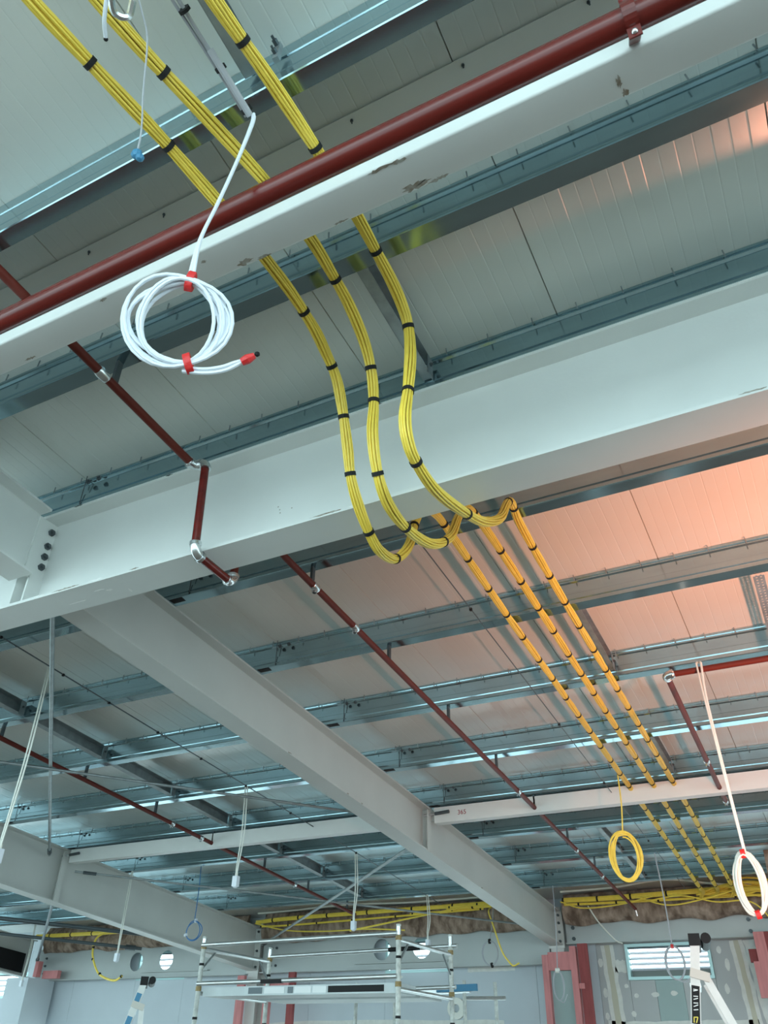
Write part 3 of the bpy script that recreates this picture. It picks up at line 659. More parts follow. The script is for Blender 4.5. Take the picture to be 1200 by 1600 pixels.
# bundles and conduit along the top of the back wall
def wallrun(pts, R, label, step, mat='yellow'):
    P = spline(pts, 10); t = thing('wall_cable_bundle', P[len(P) // 2], label, 'cable', 'yellow bundles on the back wall')
    m = MB(); rnd = random.Random(3)
    for k in range(9):
        a = 6.28 * k / 9; ro = R * .7 if k else 0
        m.tube([p + Vector((0, math.cos(a + .2 * i * .1) * ro, math.sin(a + .2 * i * .1) * ro)) for i, p in enumerate(P)], R * .42, 6, False)
    m.build('cable_strands', mat, t, True)
    acc = 0
    for i in range(1, len(P)):
        acc += (P[i] - P[i - 1]).length
        if acc > step:
            acc = 0; d = (P[i] - P[i - 1]).normalized(); MB().tube([P[i] - d * .012, P[i] + d * .012], R * 1.18, 10).build('hook_tape_tie', 'black', t, True)
    return t
wallrun([(-0.6, 11.55, 1.93), (-1.5, 11.58, 1.91), (-2.6, 11.6, 1.895), (-3.3, 11.6, 1.90)], 0.028, 'thick yellow bundle along the back wall, right of the middle rafter', 0.40)
wallrun([(-0.6, 11.62, 1.83), (-1.5, 11.62, 1.835), (-2.6, 11.62, 1.84), (-3.3, 11.62, 1.85)], 0.014, 'thinner yellow bundle below the thick one on the right back wall', 0.45)
wallrun([(-3.7, 11.6, 1.895), (-5.0, 11.6, 1.90), (-4.5, 11.6, 1.92), (-7.5, 11.6, 1.89), (-8.28, 11.6, 1.86)], 0.026, 'yellow bundle along the back wall above the scaffold tower', 0.42)
wallrun([(-4.6, 11.62, 1.86), (-5.6, 11.62, 1.85), (-4.5, 11.62, 1.86), (-7.4, 11.62, 1.80), (-8.2, 11.62, 1.80)], 0.012, 'thin yellow cables under the bundle above the scaffold', 0.5)
wallrun([(-8.6, 11.55, 1.87), (-9.8, 11.55, 1.86), (-11.4, 11.58, 1.84), (-13.1, 11.6, 1.85)], 0.028, 'yellow bundle on the insulation at lower left', 0.5)
t = thing('yellow_cable_knot', (-1.0, 11.5, 1.86), 'clump of yellow cables where the three bundles meet the back wall', 'cable')
m = MB(); rnd = random.Random(11)
for k in range(16):
    a = Vector((rnd.uniform(-1.6, -1.0), 11.5 + rnd.uniform(-.1, .05), rnd.uniform(1.84, 1.93)))
    m.tube(spline([a, a + Vector((.25, rnd.uniform(-.05, .02), rnd.uniform(-.03, .08))), a + Vector((.55, rnd.uniform(-.05, .02), rnd.uniform(-.08, .10))), a + Vector((.9, 0, rnd.uniform(-.1, .1)))], 5), 0.012, 6)
m.build('cable_strands', 'yellow', t, True)
def loose(name, pts, r, mat, label, cat='cable', group=None, n=8):
    P = spline(pts, n); o = MB().tube(P, r, 6).build(name, mat, None, True, origin=P[len(P) // 2]); return tag(o, label, cat, group)
loose('white_conduit', [(-3.3, 11.5, 1.99), (-2.6, 11.5, 2.0), (-1.9, 11.5, 2.05), (-1.2, 11.5, 1.95), (-.5, 11.5, 1.95)], 0.013, 'cream', 'pale flexible conduit above the yellow bundle on the right back wall')
loose('white_conduit', [(-3.75, 11.5, 2.0), (-4.6, 11.5, 1.99), (-5.6, 11.5, 1.985), (-6.6, 11.5, 2.01), (-7.6, 11.5, 1.98), (-8.2, 11.5, 1.97)], 0.013, 'cream', 'pale flexible conduit above the yellow bundle behind the scaffold')
loose('sagging_cable', [(-3.3, 11.45, 1.86), (-3.0, 11.45, 1.77), (-2.5, 11.45, 1.79), (-2.1, 11.45, 1.86)], 0.009, 'yellow', 'thin yellow cable sagging below the bundle right of the middle rafter')
loose('sagging_cable', [(-2.3, 11.4, 1.86), (-1.9, 11.4, 1.74), (-1.4, 11.4, 1.80), (-1.0, 11.4, 1.88), (-.7, 11.4, 1.84)], 0.009, 'yellow', 'thin yellow cable sagging over the insulation near the right edge')
loose('sagging_cable', [(-2.2, 11.42, 1.80), (-1.75, 11.42, 1.84), (-1.35, 11.42, 1.75), (-.9, 11.42, 1.70), (-.62, 11.4, 1.2)], 0.009, 'yellow', 'thin yellow cable crossing under its neighbour and dropping at the right edge')
loose('sagging_cable', [(-2.95, 11.5, 1.80), (-2.86, 11.6, 1.62), (-2.70, 11.7, 1.42), (-2.62, 11.75, 1.38)], 0.009, 'cream', 'short cream cable hanging over the plain eave beam')
loose('sagging_cable', [(-8.2, 11.45, 1.82), (-7.6, 11.45, 1.70), (-6.9, 11.45, 1.66), (-6.2, 11.45, 1.66), (-5.6, 11.45, 1.62)], 0.010, 'yellow', 'yellow cable drooping across the insulation behind the scaffold tower')
loose('sagging_cable', [(-4.5, 11.4, 1.88), (-5.0, 11.2, 1.78), (-5.6, 10.8, 1.62), (-5.9, 10.4, 1.5)], 0.012, 'yellow', 'yellow cable slanting down to the right scaffold post')

# ------------------------------------------------------------------ insulation batts
def batt(x0, x1, z0, z1, y, label, seed):
    nx, nz = int((x1 - x0) / 0.05), max(4, int((z1 - z0) / 0.04)); m = MB(); vs = []
    for j in range(nz + 1):
        for i in range(nx + 1):
            u, v = i / nx, j / nz; x = x0 + (x1 - x0) * u; z = z0 + (z1 - z0) * v
            d = 0.10 * math.sin(math.pi * min(1, max(0, v)) ** .7) + 0.07 * noise.noise(Vector((x * 2.2, z * 5, seed))) + 0.05 * noise.noise(Vector((x * 9, z * 14, seed)))
            zz = z + 0.05 * noise.noise(Vector((x * 3, seed, 3.3))) * (1 - v)
            vs.append((x, y - max(d, -.02) , zz))
    w = nx + 1
    fs = [(j * w + i, j * w + i + 1, (j + 1) * w + i + 1, (j + 1) * w + i) for j in range(nz) for i in range(nx)]
    k = len(vs); vs += [(v[0], y + 0.01, v[2]) for v in vs[:w]] + [(v[0], y + 0.01, v[2]) for v in vs[nz * w:nz * w + w]]
    fs += [(i, k + i, k + i + 1, i + 1) for i in range(nx)] + [(nz * w + i, nz * w + i + 1, k + w + i + 1, k + w + i) for i in range(nx)]
    fs += [tuple([j * w for j in range(nz, -1, -1)] + [k, k + w]), tuple([j * w + nx for j in range(nz + 1)] + [k + w + nx, k + nx])]
    m.add(vs, fs); o = m.build('insulation_batt', 'batt', None, True, origin=((x0 + x1) / 2, y, z0)); tag(o, label, 'insulation', 'brown glass wool on the back wall'); return o
batt(-3.35, -0.2, 1.62, 2.0, 11.785, 'brown glass wool strip right of the middle rafter', 1.0)
batt(-8.25, -3.66, 1.60, 2.0, 11.785, 'brown glass wool strip above the scaffold tower', 5.0)
batt(-13.0, -8.55, 1.60, 2.0, 11.785, 'pale brown glass wool strip at lower left, bulging under the yellow bundle', 9.0)
batt(-0.62, 0.5, 1.72, 2.09, 10.4, 'dark insulation piece hanging at the right edge beside the pale pink coil', 14.0)

# ------------------------------------------------------------------ posts and timber framing at the back wall
def framing(name, parts, label, cat='framing'):
    xs = [p[0] for p in parts]; t = thing(name, (sum(xs) / len(xs), 11.7, FL), label, cat)
    for (x0, x1, y0, y1, z0, z1, mt, nm) in parts: MB().box((x0, y0, z0), (x1, y1, z1)).build(nm, mt, t)
    return t
t = thing('steel_column', (-3.51, 11.9, FL), 'grey steel column where the middle rafter meets the back wall', 'column')
for a, b, nm in (((-3.60, 11.825, FL), (-3.42, 11.837, 1.86), 'flange'), ((-3.60, 12.03, FL), (-3.42, 12.042, 1.86), 'flange'), ((-3.515, 11.837, FL), (-3.505, 12.03, 1.86), 'web')): MB().box(a, b).build(nm, 'raft', t)
t = thing('steel_column', (-8.42, 11.9, FL), 'grey steel column where the left rafter meets the back wall', 'column')
for a, b, nm in (((-8.51, 11.825, FL), (-8.33, 11.837, 1.84), 'flange'), ((-8.51, 12.03, FL), (-8.33, 12.042, 1.84), 'flange'), ((-8.425, 11.837, FL), (-8.415, 12.03, 1.84), 'web')): MB().box(a, b).build(nm, 'raft', t)
framing('timber_frame', [(-3.68, -3.60, 11.64, 11.73, FL, 1.27, 'pink', 'stud'), (-3.30, -3.22, 11.64, 11.73, FL, 1.36, 'pink', 'stud'), (-3.60, -3.30, 11.65, 11.70, 1.09, 1.30, 'pink', 'rail'), (-3.60, -3.30, 11.65, 11.70, 0.36, 0.46, 'pink', 'rail'),
                         (-3.20, -3.07, 11.67, 11.715, FL, 1.39, 'dred', 'side_board'), (-3.22, -3.15, 11.66, 11.67, 0.88, 0.94, 'pink', 'noggin'), (-3.60, -3.30, 11.74, 11.76, FL, 1.09, 'boardgreen', 'infill_board')],
        'pink timber frame around the column below the middle rafter')
framing('timber_frame', [(-8.58, -8.45, 11.66, 11.72, FL, 1.14, 'pink', 'stud'), (-8.05, -7.95, 11.62, 11.70, FL, 1.05, 'pink', 'stud'), (-7.95, -7.62, 11.64, 11.69, 0.95, 1.08, 'pink', 'rail'), (-7.66, -7.55, 11.68, 11.74, FL, 1.17, 'dred', 'side_board')],
        'pink timber studs behind the left end of the scaffold')
framing('timber_frame', [(-1.02, -0.90, 11.60, 11.68, 1.12, 1.43, 'pink', 'stud'), (-1.12, -1.00, 11.70, 11.76, 1.12, 1.26, 'dred', 'block'), (-1.08, 0.6, 11.60, 11.66, 0.75, 1.12, 'pink', 'rail'), (-1.00, -0.92, 11.60, 11.68, FL, 0.75, 'pink', 'stud'), (-.9, .6, 11.61, 11.67, 1.12, 1.43, 'dred', 'side_board')],
        'pink and dark red timber framing cut by the right edge')
t = framing('boxed_column', [(-13.30, -12.78, 11.35, 11.95, FL, 1.18, 'board', 'casing')], 'white plasterboard-boxed column at the lower left corner', 'column')
framing('timber_frame', [(-12.86, -12.78, 11.50, 11.60, 1.20, 1.44, 'pink', 'post'), (-12.76, -12.40, 11.62, 11.70, 1.18, 1.30, 'pink', 'block')], 'small pink timber blocks on top of the boxed column at lower left')

# ------------------------------------------------------------------ hanging cables
def coil(name, top, c, rx, rzv, turns, r, mat, label, tape='redtape', tapes=(90,), seed=1, tail=None, yaw=0.0, hang=None, jit=0.10, tape_r=3.2, ny=1.0, tilt=0.0, tape_l=4.0):
    rnd = random.Random(seed); t = thing(name, c, label, 'cable')
    C = Vector(c); m = MB(); pts = []; n = 28
    e1 = Vector((math.cos(yaw), math.sin(yaw), 0)); n0 = Vector((-e1.y, e1.x, 0)); e2 = Vector((0, 0, math.cos(tilt))) + n0 * math.sin(tilt); nn = e1.cross(e2)
    pr = [(1 + rnd.uniform(-jit, jit), 1 + rnd.uniform(-jit, jit) , rnd.uniform(-1, 1), rnd.uniform(-1, 1) * jit * .5) for _ in range(turns + 1)]
    for i in range(turns * n + 1):
        k = i / n; a = math.pi / 2 + 2 * math.pi * k; f = k - int(k); A = pr[int(k) % len(pr)]; B = pr[(int(k) + 1) % len(pr)]
        f = f * f * (3 - 2 * f)
        sx = A[0] + (B[0] - A[0]) * f; sz = A[1] + (B[1] - A[1]) * f; off = (A[2] + (B[2] - A[2]) * f) * r * 2.0 * ny; dx = (A[3] + (B[3] - A[3]) * f) * rx
        pin = 1.0
        for tp in tapes:
            da = (math.degrees(a) - tp + 180) % 360 - 180; pin = min(pin, 1 - 0.72 * math.exp(-(da / 30.0) ** 2))
        sx = 1 + (sx - 1) * pin; sz = 1 + (sz - 1) * pin
        pts.append(C + e1 * (rx * sx * math.cos(a) + dx * pin) + e2 * (rzv * sz * math.sin(a)) + nn * off)
    m.tube(pts, r, 7); m.build('cable_loops', mat, t, True)
    P = spline(hang if hang else [top, Vector(top).lerp(C + e2 * rzv, .5) + Vector((.01, 0, 0)), C + e2 * rzv], 8)
    MB().tube(P, r, 7).build('suspension_cable', mat, t, True)
    for a in tapes:
        aa = math.radians(a); p = C + e1 * rx * math.cos(aa) + e2 * rzv * math.sin(aa); d = (-e1 * rx * math.sin(aa) + e2 * rzv * math.cos(aa)).normalized(); q = nn.cross(d)
        k = MB(); vs = []; ns = 14
        for dd in (-1, 1):
            for j in range(ns):
                th = 2 * math.pi * j / ns; w = rnd.uniform(.93, 1.07)
                vs.append(p + d * dd * r * tape_l + q * math.cos(th) * r * tape_r * 1.35 * w + nn * math.sin(th) * r * tape_r * .9 * w)
        k.add(vs, [(j, (j + 1) % ns, ns + (j + 1) % ns, ns + j) for j in range(ns)] + [tuple(range(ns - 1, -1, -1)), tuple(range(ns, 2 * ns))]); k.build('tape_wrap', tape, t, True)
    if tail:
        T = spline(tail, 8); MB().tube(T, r, 7).build('tail_end', mat, t, True)
    return t
cc = Vector((-1.147, 1.0, 1.57)); cyaw, ctilt = math.radians(30), math.radians(-30)
ce1 = Vector((math.cos(cyaw), math.sin(cyaw), 0)); ce2 = Vector((-math.sin(cyaw) * math.sin(ctilt), math.cos(cyaw) * math.sin(ctilt), math.cos(ctilt)))
cn = ce1.cross(ce2)
def cl(a, b, d=0.0): return cc + ce1 * a + ce2 * b + cn * d
wc = coil('white_cable_coil', (-1.01, 1.0, 2.45), cc, 0.113, 0.113, 9, 0.0050, 'white', 'white cable coil bound with red tape hanging in front of the near girder', tapes=(76, -72), seed=4, jit=0.25, tape_r=4.0, tape_l=1.9, ny=1.8, yaw=cyaw, tilt=ctilt,
          hang=[(-1.03, 1.0, 2.475), (-1.025, 1.0, 2.42), (-1.045, .99, 2.22), (-1.07, .975, 2.0), (-1.088, .96, 1.83), cl(.032, .117)],
          tail=[cl(.02, -.118), cl(.075, -.120), cl(.12, -.112), cl(.15, -.100), cl(.175, -.092)])
MB().tube(spline([(-1.036, 1.004, 2.475), (-1.036, 1.004, 2.42), (-1.053, .994, 2.22), (-1.078, .979, 2.0), (-1.096, .964, 1.83), cl(.022, .118)], 8), 0.0052, 7).build('suspension_cable', 'white', wc, True)
MB().tube(spline([cl(.02, -.128), cl(.08, -.130), cl(.13, -.120), cl(.17, -.098)], 6), 0.0052, 7).build('tail_end', 'white', wc, True)
m = MB(); m.tube([cl(.170, -.097), cl(.185, -.088), cl(.203, -.078)], .009, 8, rs=[.010, .013, .008]); m.build('taped_tip', 'redtape', wc)
m = MB(); m.ball(cl(.209, -.074), 0.0075, 7, 5); m.build('bare_tip', 'dark', wc)

coil('yellow_cable_coil', (-1.445, 7.17, 2.14), (-1.475, 7.17, 1.475), 0.118, 0.175, 7, 0.006, 'yellow', 'yellow cable coil hanging on its cord before the right strut', tapes=(), seed=6, jit=.23, yaw=math.radians(15))
pk = coil('pale_cable_coil', (-0.44, 5.36, 2.28), (-0.425, 5.33, 0.90), 0.078, 0.160, 8, 0.006, 'cream', 'long pale cable coil with red tape at the right edge', tapes=(92, -85), seed=8, jit=.30, tape_r=3.0, tape_l=2.2,
     hang=[(-0.455, 5.332, 2.25), (-0.45, 5.325, 2.0), (-0.435, 5.33, 1.5), (-0.42, 5.33, 1.06)])
MB().tube(spline([(-0.425, 5.332, 2.25), (-0.438, 5.325, 2.0), (-0.428, 5.332, 1.5), (-0.415, 5.332, 1.06)], 8), 0.0075, 7).build('suspension_cable', 'cream', pk, True)
MB().tube([(-0.455, 5.332, 2.25), (-0.45, 5.345, 2.262), (-0.44, 5.36, 2.265), (-0.43, 5.345, 2.262), (-0.425, 5.332, 2.25)], 0.0075, 7).build('hook_loop', 'cream', pk, True)
coil('blue_cable_loop', (-7.47, 9.07, 2.236), (-7.45, 9.07, 1.40), 0.12, 0.12, 2, 0.006, 'blue', 'thin blue cable loop hanging before the left rafter', tapes=(80, 200), tape='white', seed=3, jit=.2, tape_l=2)
coil('grey_cable_loop', (-4.29, 11.575, 1.885), (-4.27, 11.3, 1.275), 0.105, 0.14, 4, 0.007, 'grey', 'small grey cable loop hanging left of the pink timber frame', tapes=(90, -80), tape='black', seed=5, jit=.06, tape_l=2)
coil('grey_cable_loop', (-3.14, 10.625, 1.912), (-3.14, 10.5, 0.83), 0.065, 0.15, 3, 0.006, 'grey', 'narrow grey cable loop dangling in front of the pink timber frame', tapes=(90,), tape='cream', seed=9, tail=[(-3.14, 10.5, .68), (-3.10, 10.5, .66), (-3.05, 10.5, .74)])
coil('grey_cable_loop', (-1.67, 9.63, 1.992), (-1.65, 9.66, 0.94), 0.095, 0.15, 4, 0.007, 'grey', 'grey cable loop with a red tape hanging in front of the louvred window', tapes=(90,), seed=12, tape_l=2, tape_r=2.2, tail=[(-1.65, 9.66, .79), (-1.58, 9.66, .77), (-1.53, 9.66, .80)])
loose('yellow_drop_cable', [(-4.30, 11.575, 1.88), (-4.27, 11.32, 1.78), (-4.20, 11.28, 1.60), (-4.10, 11.28, 1.30), (-4.02, 11.28, 1.18), (-3.95, 11.28, 1.12), (-3.87, 11.28, 1.15)], 0.010, 'yellow', 'yellow cable dangling beside the small grey loop')
t = loose('yellow_drop_cable', [(-11.25, 11.56, 1.845), (-11.33, 11.45, 1.81), (-11.44, 11.4, 1.72), (-11.45, 11.4, 1.5), (-11.28, 11.4, 1.25), (-11.10, 11.4, 1.15), (-10.85, 11.4, 1.10), (-10.70, 11.4, 1.16)], 0.017, 'yellow', 'yellow cable tail with black ties hanging above the left ladder')
for p in ((-11.46, 11.4, 1.6), (-11.42, 11.4, 1.42), (-11.2, 11.4, 1.2), (-10.72, 11.4, 1.155)):
    MB().ball(p, .024, 8, 5).build('hook_tape_tie', 'black', t, True)
# pendant flexes with white plugs, hung from the wire left of the middle rafter
def pendant(x, y, ztop, zbot, label, mat='cream', plug=0.045, sway=0.02):
    t = thing('pendant_flex', (x, y, zbot), label, 'flex', 'white pendant flexes')
    for s_ in (-1, 1):
        MB().tube(spline([(x + s_ * .012, y, ztop), (x + s_ * .014 + sway, y, ztop * .5 + zbot * .5), (x + s_ * .008, y, zbot + .12), (x + s_ * .004, y, zbot + .05)], 8), 0.006, 6).build('flex', mat, t, True)
    MB().tube([(x - .014, y, ztop), (x, y, ztop + .012), (x + .014, y, ztop)], 0.006, 6).build('hook_loop', mat, t, True)
    m = MB(); m.box((x - plug * .55, y - plug * .5, zbot - plug), (x + plug * .55, y + plug * .5, zbot + plug * .9)); m.ball((x, y, zbot - plug), plug * .52, 8, 5, (1, 1, .6)); m.build('plug_socket', 'white', t)
    MB().tube([(x, y, zbot + plug * .9), (x, y, zbot + plug * 1.5)], plug * .3, 8).build('cord_grip', 'cream', t, True)
pendant(-4.79, 3.77, 2.40, 1.09, 'white pendant flex at the left edge, hanging nearest the girder')
pendant(-4.785, 6.32, 2.19, 1.36, 'white pendant flex with plug hanging just below the left strut')
pendant(-4.79, 8.52, 2.01, 1.28, 'white pendant flex with plug above the middle of the scaffold')
pendant(-4.76, 10.4, 1.86, 1.31, 'white pendant flex hanging above the right end of the scaffold')
pendant(-8.19, 8.57, 2.065, 1.08, 'single white pendant flex hanging before the left rafter', sway=0.0)
pendant(-12.75, 11.2, 2.05, 1.08, 'short white flex hanging beside the boxed column at lower left')
# strapped cable run that feeds the white coil, at the top edge
t = thing('strapped_cable_run', (-1.05, 0.8, rz(2.62, .8)), 'thin grey cable run with black ties that feeds the white coil', 'cable')
for k, dx in enumerate((-.008, 0.004, .010)):
    MB().tube(spline([(-1.075 + dx, y, rz(2.615, y) + .006 * math.sin(y * 9 + k * 2)) for y in (0.1, .4, .6, .75, .9, 1.02)], 6), 0.0055, 6).build('grey_core', 'grey', t, True)
MB().tube([(-1.062, .80, rz(2.605, .80)), (-1.05, 1.005, rz(2.57, 1.005))], 0.012, 8).build('conduit_sleeve', 'grey', t, True)
for y in (.68, .86, 1.0): MB().tube([(-1.066, y - .005, rz(2.61, y)), (-1.066, y + .005, rz(2.61, y))], 0.02, 8).build('cable_tie', 'black', t, True)
# small odds and ends in the upper left
t = thing('beam_clamp', (-0.93, 1.0, rz(2.78, 1)), 'small galvanised clamp with bolt behind the rightmost yellow bundle near the top', 'clamp')
m = MB(); m.box((-0.972, .972, rz(2.80, 1)), (-0.950, .99, rz(2.90, 1))); m.build('plate', 'galvd', t); bolt((-0.961, .972, rz(2.885, 1)), (0, -1, 0), .010, .018, t); bolt((-0.961, .972, rz(2.83, 1)), (0, -1, 0), .009, .014, t)
t = thing('cable_hook', (-1.2, 0.55, 2.5), 'small metal cable hook with a loose white wire end at the top left', 'hook')
m = MB(); m.tube(spline([(-1.17, .50, 2.50), (-1.19, .53, 2.47), (-1.21, .57, 2.46), (-1.19, .60, 2.475), (-1.16, .58, 2.50)], 6), .010, 7); m.build('hook', 'zinc', t, True)
m = MB(); m.tube(spline([(-1.15, .48, 2.48), (-1.19, .52, 2.46), (-1.235, .565, 2.43), (-1.26, .60, 2.42)], 6), .006, 6); m.build('wire_end', 'white', t, True)
m = MB(); m.ball((-1.262, .603, 2.419), .007, 7, 5); m.build('wire_tip', 'dark', t)
t = thing('draw_string', (-1.24, .86, 2.36), 'thin grey string with a small knotted end below the leftmost yellow bundle', 'string')
MB().tube(spline([(-1.12, .52, 2.52), (-1.14, .60, 2.47), (-1.16, .66, 2.43), (-1.22, .74, 2.33), (-1.26, .80, 2.25), (-1.275, .82, 2.18)], 8), .0028, 5).build('string', 'grey', t, True)
m = MB(); m.box((-1.13, .49, 2.50), (-1.11, .53, 2.56)); m.build('ferrule', 'darkgrey', t)
m = MB(); m.ball((-1.275, .82, 2.165), .018, 8, 5, (1, .8, 1)); m.ball((-1.262, .825, 2.145), .013, 8, 5); m.build('knot', 'ltblue', t)

# ------------------------------------------------------------------ scaffold tower
def scaffold():
    t = thing('scaffold_tower', (-5.2, 8.65, FL), 'aluminium mobile scaffold tower with guard rails in front of the back wall', 'scaffold')
    xa, xb, ya, yb = -6.39, -3.98, 8.0, 9.3; r = 0.025
    for (x, y, zt_, mt) in ((xa, ya, 1.17, 'scafwhite'), (xb, ya, 1.19, 'scafwhite'), (xa, yb, 1.20, 'scafwhite'), (xb, yb, 1.25, 'scafwhite')):
        u = MB().tube([(x, y, FL), (x, y, zt_)], r, 12).build('upright', mt, t, True)
        for z in (1.07, .67): MB().tube([(x, y, z - .022), (x, y, z + .022)], r * 1.25, 10).build('coupler', 'scaffyellow', u, True)
        MB().tube([(x, y, zt_ - .12), (x, y, zt_ - .02)], r * 1.04, 10).build('spigot', 'zinc', u, True)
        for z in (.4, .9): MB().tube([(x, y, z - .012), (x, y, z + .012)], r * 1.06, 10).build('height_mark', 'dark', u, True)
    def rail(p, q, rr=0.022, mat='alu', nm='guard_rail'): return MB().tube([p, q], rr, 10).build(nm, mat, t, True)
    rail((xa, ya - .03, 1.085), (xb, ya - .03, 1.105)); rail((xa, yb, 1.10), (xb + .08, yb, 1.135))
    rail((xa, ya - .03, .715), (xb, ya - .03, .735)); rail((xa, yb, .70), (xb + .05, yb, .74))
    for x in (xa, xb):
        for z in (1.05, .63, .2, -.3): rail((x, ya, z), (x, yb, z), .02, 'alu', 'end_rung')
        rail((x, ya + .02, .86), (x, ya + .22, 1.04), .012, 'galvd', 'knee_brace'); rail((x, yb - .02, .86), (x, yb - .22, 1.04), .012, 'galvd', 'knee_brace')
    d = MB().box((xa + .04, ya + .03, .60), (xb - .03, ya + .45, .685)).build('platform_deck', 'deck', t)
    for x0, x1, mt in ((-5.75, -5.58, 'darkgrey'), (-5.55, -5.30, 'sticker'), (-5.26, -5.20, 'darkgrey'), (-5.18, -4.98, 'sticker'), (-4.96, -4.80, 'sticker'), (-4.78, -4.15, 'dark')):
        MB().box((x0, ya + .024, .615), (x1, ya + .031, .672)).build('deck_label', mt, d)
    MB().box((xa + .3, yb - .6, .60), (xb - .1, yb - .05, .66)).build('platform_deck', 'deck', t)
    MB().tube([(-4.75, yb, 1.123), (-4.35, yb, 1.128)], .024, 10).build('black_sleeve', 'dark', t, True)
    MB().box((-5.55, ya - .06, .70), (-5.3, ya - .005, .735)).build('rag', 'dark', t)
    return t
scaffold()
# low work platform behind the tower
t = thing('work_platform', (-4.7, 10.1, FL), 'low folding work platform with blue plank behind the scaffold tower', 'scaffold')
for x, y in ((-5.55, 10.0), (-5.12, 10.2), (-4.12, 10.0), (-3.85, 10.3)):
    u = MB().tube([(x, y, FL), (x, y, .86)], .022, 10).build('upright', 'scafwhite', t, True)
MB().bar((-5.6, 10.0, .72), (-4.05, 10.0, .76), .05, .05).build('plank_edge', 'alu', t); MB().bar((-4.45, 9.97, .775), (-3.95, 9.97, .785), .05, .07).build('blue_plank_end', 'ltblue', t)
MB().tube([(-4.12, 10.0, .68), (-3.75, 10.35, .70)], .02, 8).build('end_rung', 'alu', t, True)
# roll of tape hung on the wall
t = thing('tape_roll', (-5.1, 11.9, .62), 'cream roll of jointing tape hanging by the right scaffold end', 'roll')
m = MB(); n = 28; vs = []
for (dy, rr) in ((-.02, .05), (-.02, .13), (.02, .13), (.02, .05)): vs += [(-5.08 + rr * math.cos(6.2832 * j / n), 12.028 + dy, .70 + rr * math.sin(6.2832 * j / n)) for j in range(n)]
m.add(vs, [(r * n + j, ((r + 1) % 4) * n + j, ((r + 1) % 4) * n + (j + 1) % n, r * n + (j + 1) % n) for r in range(4) for j in range(n)]); m.build('roll', 'cream', t)

# ------------------------------------------------------------------ step ladders
def ladder(top, foot, side, label, acc, w=0.42, rear=(0.55, -0.1)):
    """A-frame ladder; 'side' points from the near stile to the far one."""
    T = Vector(top); F = Vector(foot); t = thing('step_ladder', (F.x, F.y, FL), label, 'ladder')
    d = (F - T).normalized(); side = Vector(side).normalized(); out = Vector((side.y, -side.x, 0)); up = tuple(out)
    for s_ in (0, w):
        st = MB().bar(T + side * s_, F + side * (s_ * 1.3), 0.028, 0.062, up=up).build('front_stile', 'fibre', t)
        for a, b, mt in acc:
            MB().bar(T + d * a + side * s_, T + d * b + side * s_, 0.033, 0.050, up=up).build('stile_label', mt, st)
    L = (F - T).length
    for i in range(1, 9):
        p = T + d * (L * i / 9); MB().bar(p, p + side * w * (1 + .3 * i / 9), 0.07, 0.025).build('tread', 'alu', t)
    m = MB(); m.bar(T - side * .02 + Vector((0, 0, .008)), T + side * (w + .02) + Vector((0, 0, .008)), .075, .075)
    m.tube([T - side * .015 + out * .075 + Vector((0, 0, .016)), T + side * (w + .015) + out * .075 + Vector((0, 0, .016))], .034, 14); m.build('top_cap', 'dark', t)
    H = T + d * 0.21
    m = MB(); m.bar(H - out * .03 + Vector((0, 0, .02)) - side * .025, H + out * .09 + Vector((0, 0, -.015)) - side * .025, .018, .055); m.build('spreader_hinge', 'hinge', t)
    for s_ in (0, w): MB().bar(H + out * .07 + side * s_ + Vector((0, 0, -.02)), (F.x + out.x * rear[0] + side.x * (s_ + rear[1]), F.y + out.y * rear[0] + side.y * (s_ + rear[1]), FL), 0.028, 0.05, up=up).build('rear_stile', 'fibre', t)
    return t
lr = ladder((-0.955, 6.5, 0.76), (-1.36, 6.45, FL), (-0.16, 0.987, 0), 'white fibreglass step ladder with black cap in front of the louvred window', [(0.27, 0.49, 'dark')], w=0.40, rear=(1.35, -0.1))
ll = ladder((-6.27, 7.0, 0.655), (-6.72, 6.60, FL), (-0.667, 0.745, 0), 'aluminium step ladder with blue stripes at the lower left', [(0.10, 0.20, 'ltblue'), (0.30, 0.8, 'ltblue')], w=0.4, rear=(0.75, 0.0))
ld_d = (Vector((-1.36, 6.45, FL)) - Vector((-0.955, 6.5, 0.76))).normalized(); ld_s = Vector((-0.16, 0.987, 0)).normalized(); ld_o = Vector((ld_s.y, -ld_s.x, 0))
lp = Vector((-0.955, 6.5, 0.76)) - ld_s * .0172
rnd = random.Random(2)
for k in range(7):
    p = lp + ld_d * (.285 + .021 * k); MB().bar(p - ld_o * .014 + ld_d * rnd.uniform(-.006, .006), p + ld_o * .015 + ld_d * rnd.uniform(-.012, .012), .0012, .005, up=tuple(ld_d)).build('label_stroke', 'sticker', lr)
MB().bar(lp + ld_d * .445, lp + ld_d * .487, .0012, .046, up=tuple(ld_o)).build('label_foot', 'dark', lr)
for a, b in (((-.012, .450), (-.012, .482)), ((-.012, .452), (.012, .452)), ((.012, .452), (.002, .484))):
    MB().bar(lp - ld_s * .001 + ld_o * a[0] + ld_d * a[1], lp - ld_s * .001 + ld_o * b[0] + ld_d * b[1], .0012, .006, up=tuple(ld_o + ld_d)).build('label_mark', 'ylabel', lr)

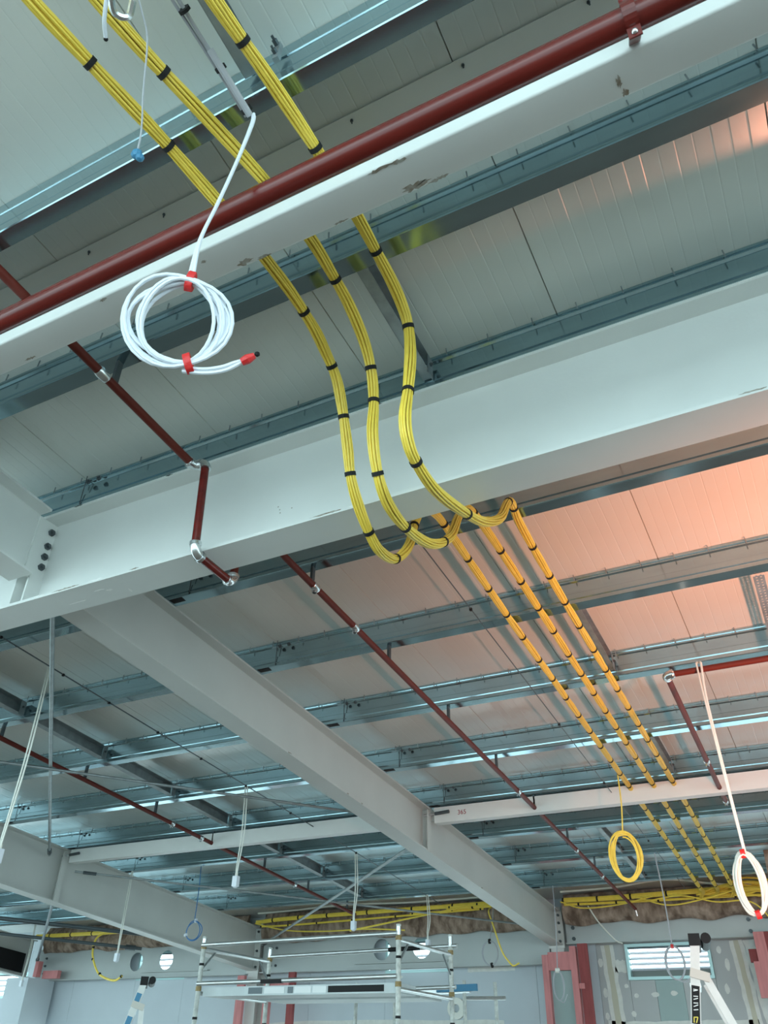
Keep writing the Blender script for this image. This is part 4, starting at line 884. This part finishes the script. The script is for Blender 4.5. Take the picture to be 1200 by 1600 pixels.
# ------------------------------------------------------------------ tripod lamp added unseen for the warm ceiling light (right of the frame)
t = thing('stand_in_lamp', (LAMP.x, LAMP.y, FL), 'tripod lamp added for the warm ceiling light, out of sight to the right', 'lamp')
MB().tube([(LAMP.x, LAMP.y, FL + .3), (LAMP.x, LAMP.y, LAMP.z - .22)], .018, 10).build('pole', 'dark', t, True)
for k in range(3):
    a = 2.094 * k; MB().tube([(LAMP.x, LAMP.y, FL + .55), (LAMP.x + .45 * math.cos(a), LAMP.y + .45 * math.sin(a), FL + .012)], .012, 8).build('leg', 'dark', t, True)
m = MB(); n = 20; vs = []
for (dz, rr) in ((-.22, .04), (-.18, .12), (-.03, .16), (-.03, .15), (-.16, .10)): vs += [(LAMP.x + rr * math.cos(6.2832 * j / n), LAMP.y + rr * math.sin(6.2832 * j / n), LAMP.z + dz) for j in range(n)]
m.add(vs, [(r * n + j, r * n + (j + 1) % n, (r + 1) * n + (j + 1) % n, (r + 1) * n + j) for r in range(4) for j in range(n)]); m.build('reflector', 'scaffyellow', t, True)

# ------------------------------------------------------------------ chipped paint and scuffs on the girders
def chip(parent, c, ax, ay, a, b, mat='rust', n=24, seed=0):
    rnd = random.Random(seed); c = Vector(c); ax = Vector(ax); ay = Vector(ay); nn = ax.cross(ay).normalized()
    P = [c + ax * a * math.cos(6.2832 * j / n) * rnd.uniform(.45, 1.15) + ay * b * math.sin(6.2832 * j / n) * rnd.uniform(.3, 1.2) for j in range(n)]
    m = MB(); m.add([p + nn * .0006 for p in P] + [p - nn * .0006 for p in P], [tuple(range(n)), tuple(range(2 * n - 1, n - 1, -1))] + [(j, n + j, n + (j + 1) % n, (j + 1) % n) for j in range(n)])
    return m.build('paint_chip', mat, parent)
EX = (1, 0, 0); EY = (0, 1, 0); EZ = (0, 0, 1)
for i, (x, y, a, b) in enumerate(((-0.62, 1.335, .05, .014), (-0.55, 1.345, .035, .008), (-0.70, 1.235, .05, .006), (-0.63, 1.238, .03, .008), (-1.27, 1.335, .035, .012), (-1.20, 1.345, .03, .006), (-1.40, 1.27, .012, .006), (-1.83, 1.24, .02, .008), (0.02, 1.30, .010, .020), (0.03, 1.338, .012, .014), (-2.30, 1.335, .03, .006), (-0.9, 1.344, .03, .004))):
    chip(girdA, (x, y, A_ZB - .0002), EX, EY, a, b, seed=i)
for i, (x, a) in enumerate(((-3.35, .05), (-3.15, .12), (-2.95, .06), (-2.7, .03), (-1.95, .03), (-1.6, .09), (-1.45, .04), (0.18, .05), (-2.55, .025))):
    chip(girdB, (x, B_Y0 - .0002, B_ZB + .012), EX, EZ, a, .005, 'rust' if i % 2 else 'scuff', seed=30 + i)
    chip(girdB, (x + .1, B_Y0 - .0002, B_ZT - .004), EX, EZ, a * .8, .004, 'dark' if i % 3 == 0 else 'scuff', seed=60 + i)
for i, (x, y, a, b) in enumerate(((-3.0, 2.53, .04, .006), (-2.95, 2.55, .02, .012), (-3.2, 2.58, .06, .004), (-2.85, 2.60, .008, .02))):
    chip(girdB, (x, y, B_ZB - .0002), EX, EY, a, b, 'scuff', seed=90 + i)
for i, (x, z) in enumerate(((-1.92, 2.19), (-1.915, 2.17), (-1.93, 2.21), (-1.85, 2.18))):
    chip(girdB, (x, 2.547, z), EX, EZ, .004, .004, 'rust', seed=120 + i)
for i, (y, a) in enumerate(((5.0, .03), (5.9, .02), (6.15, .02), (8.9, .03))):
    chip(raf_mid, (-3.418, y, rz(2.352, y)), EY, EZ, a, .006, 'rust', seed=150 + i)
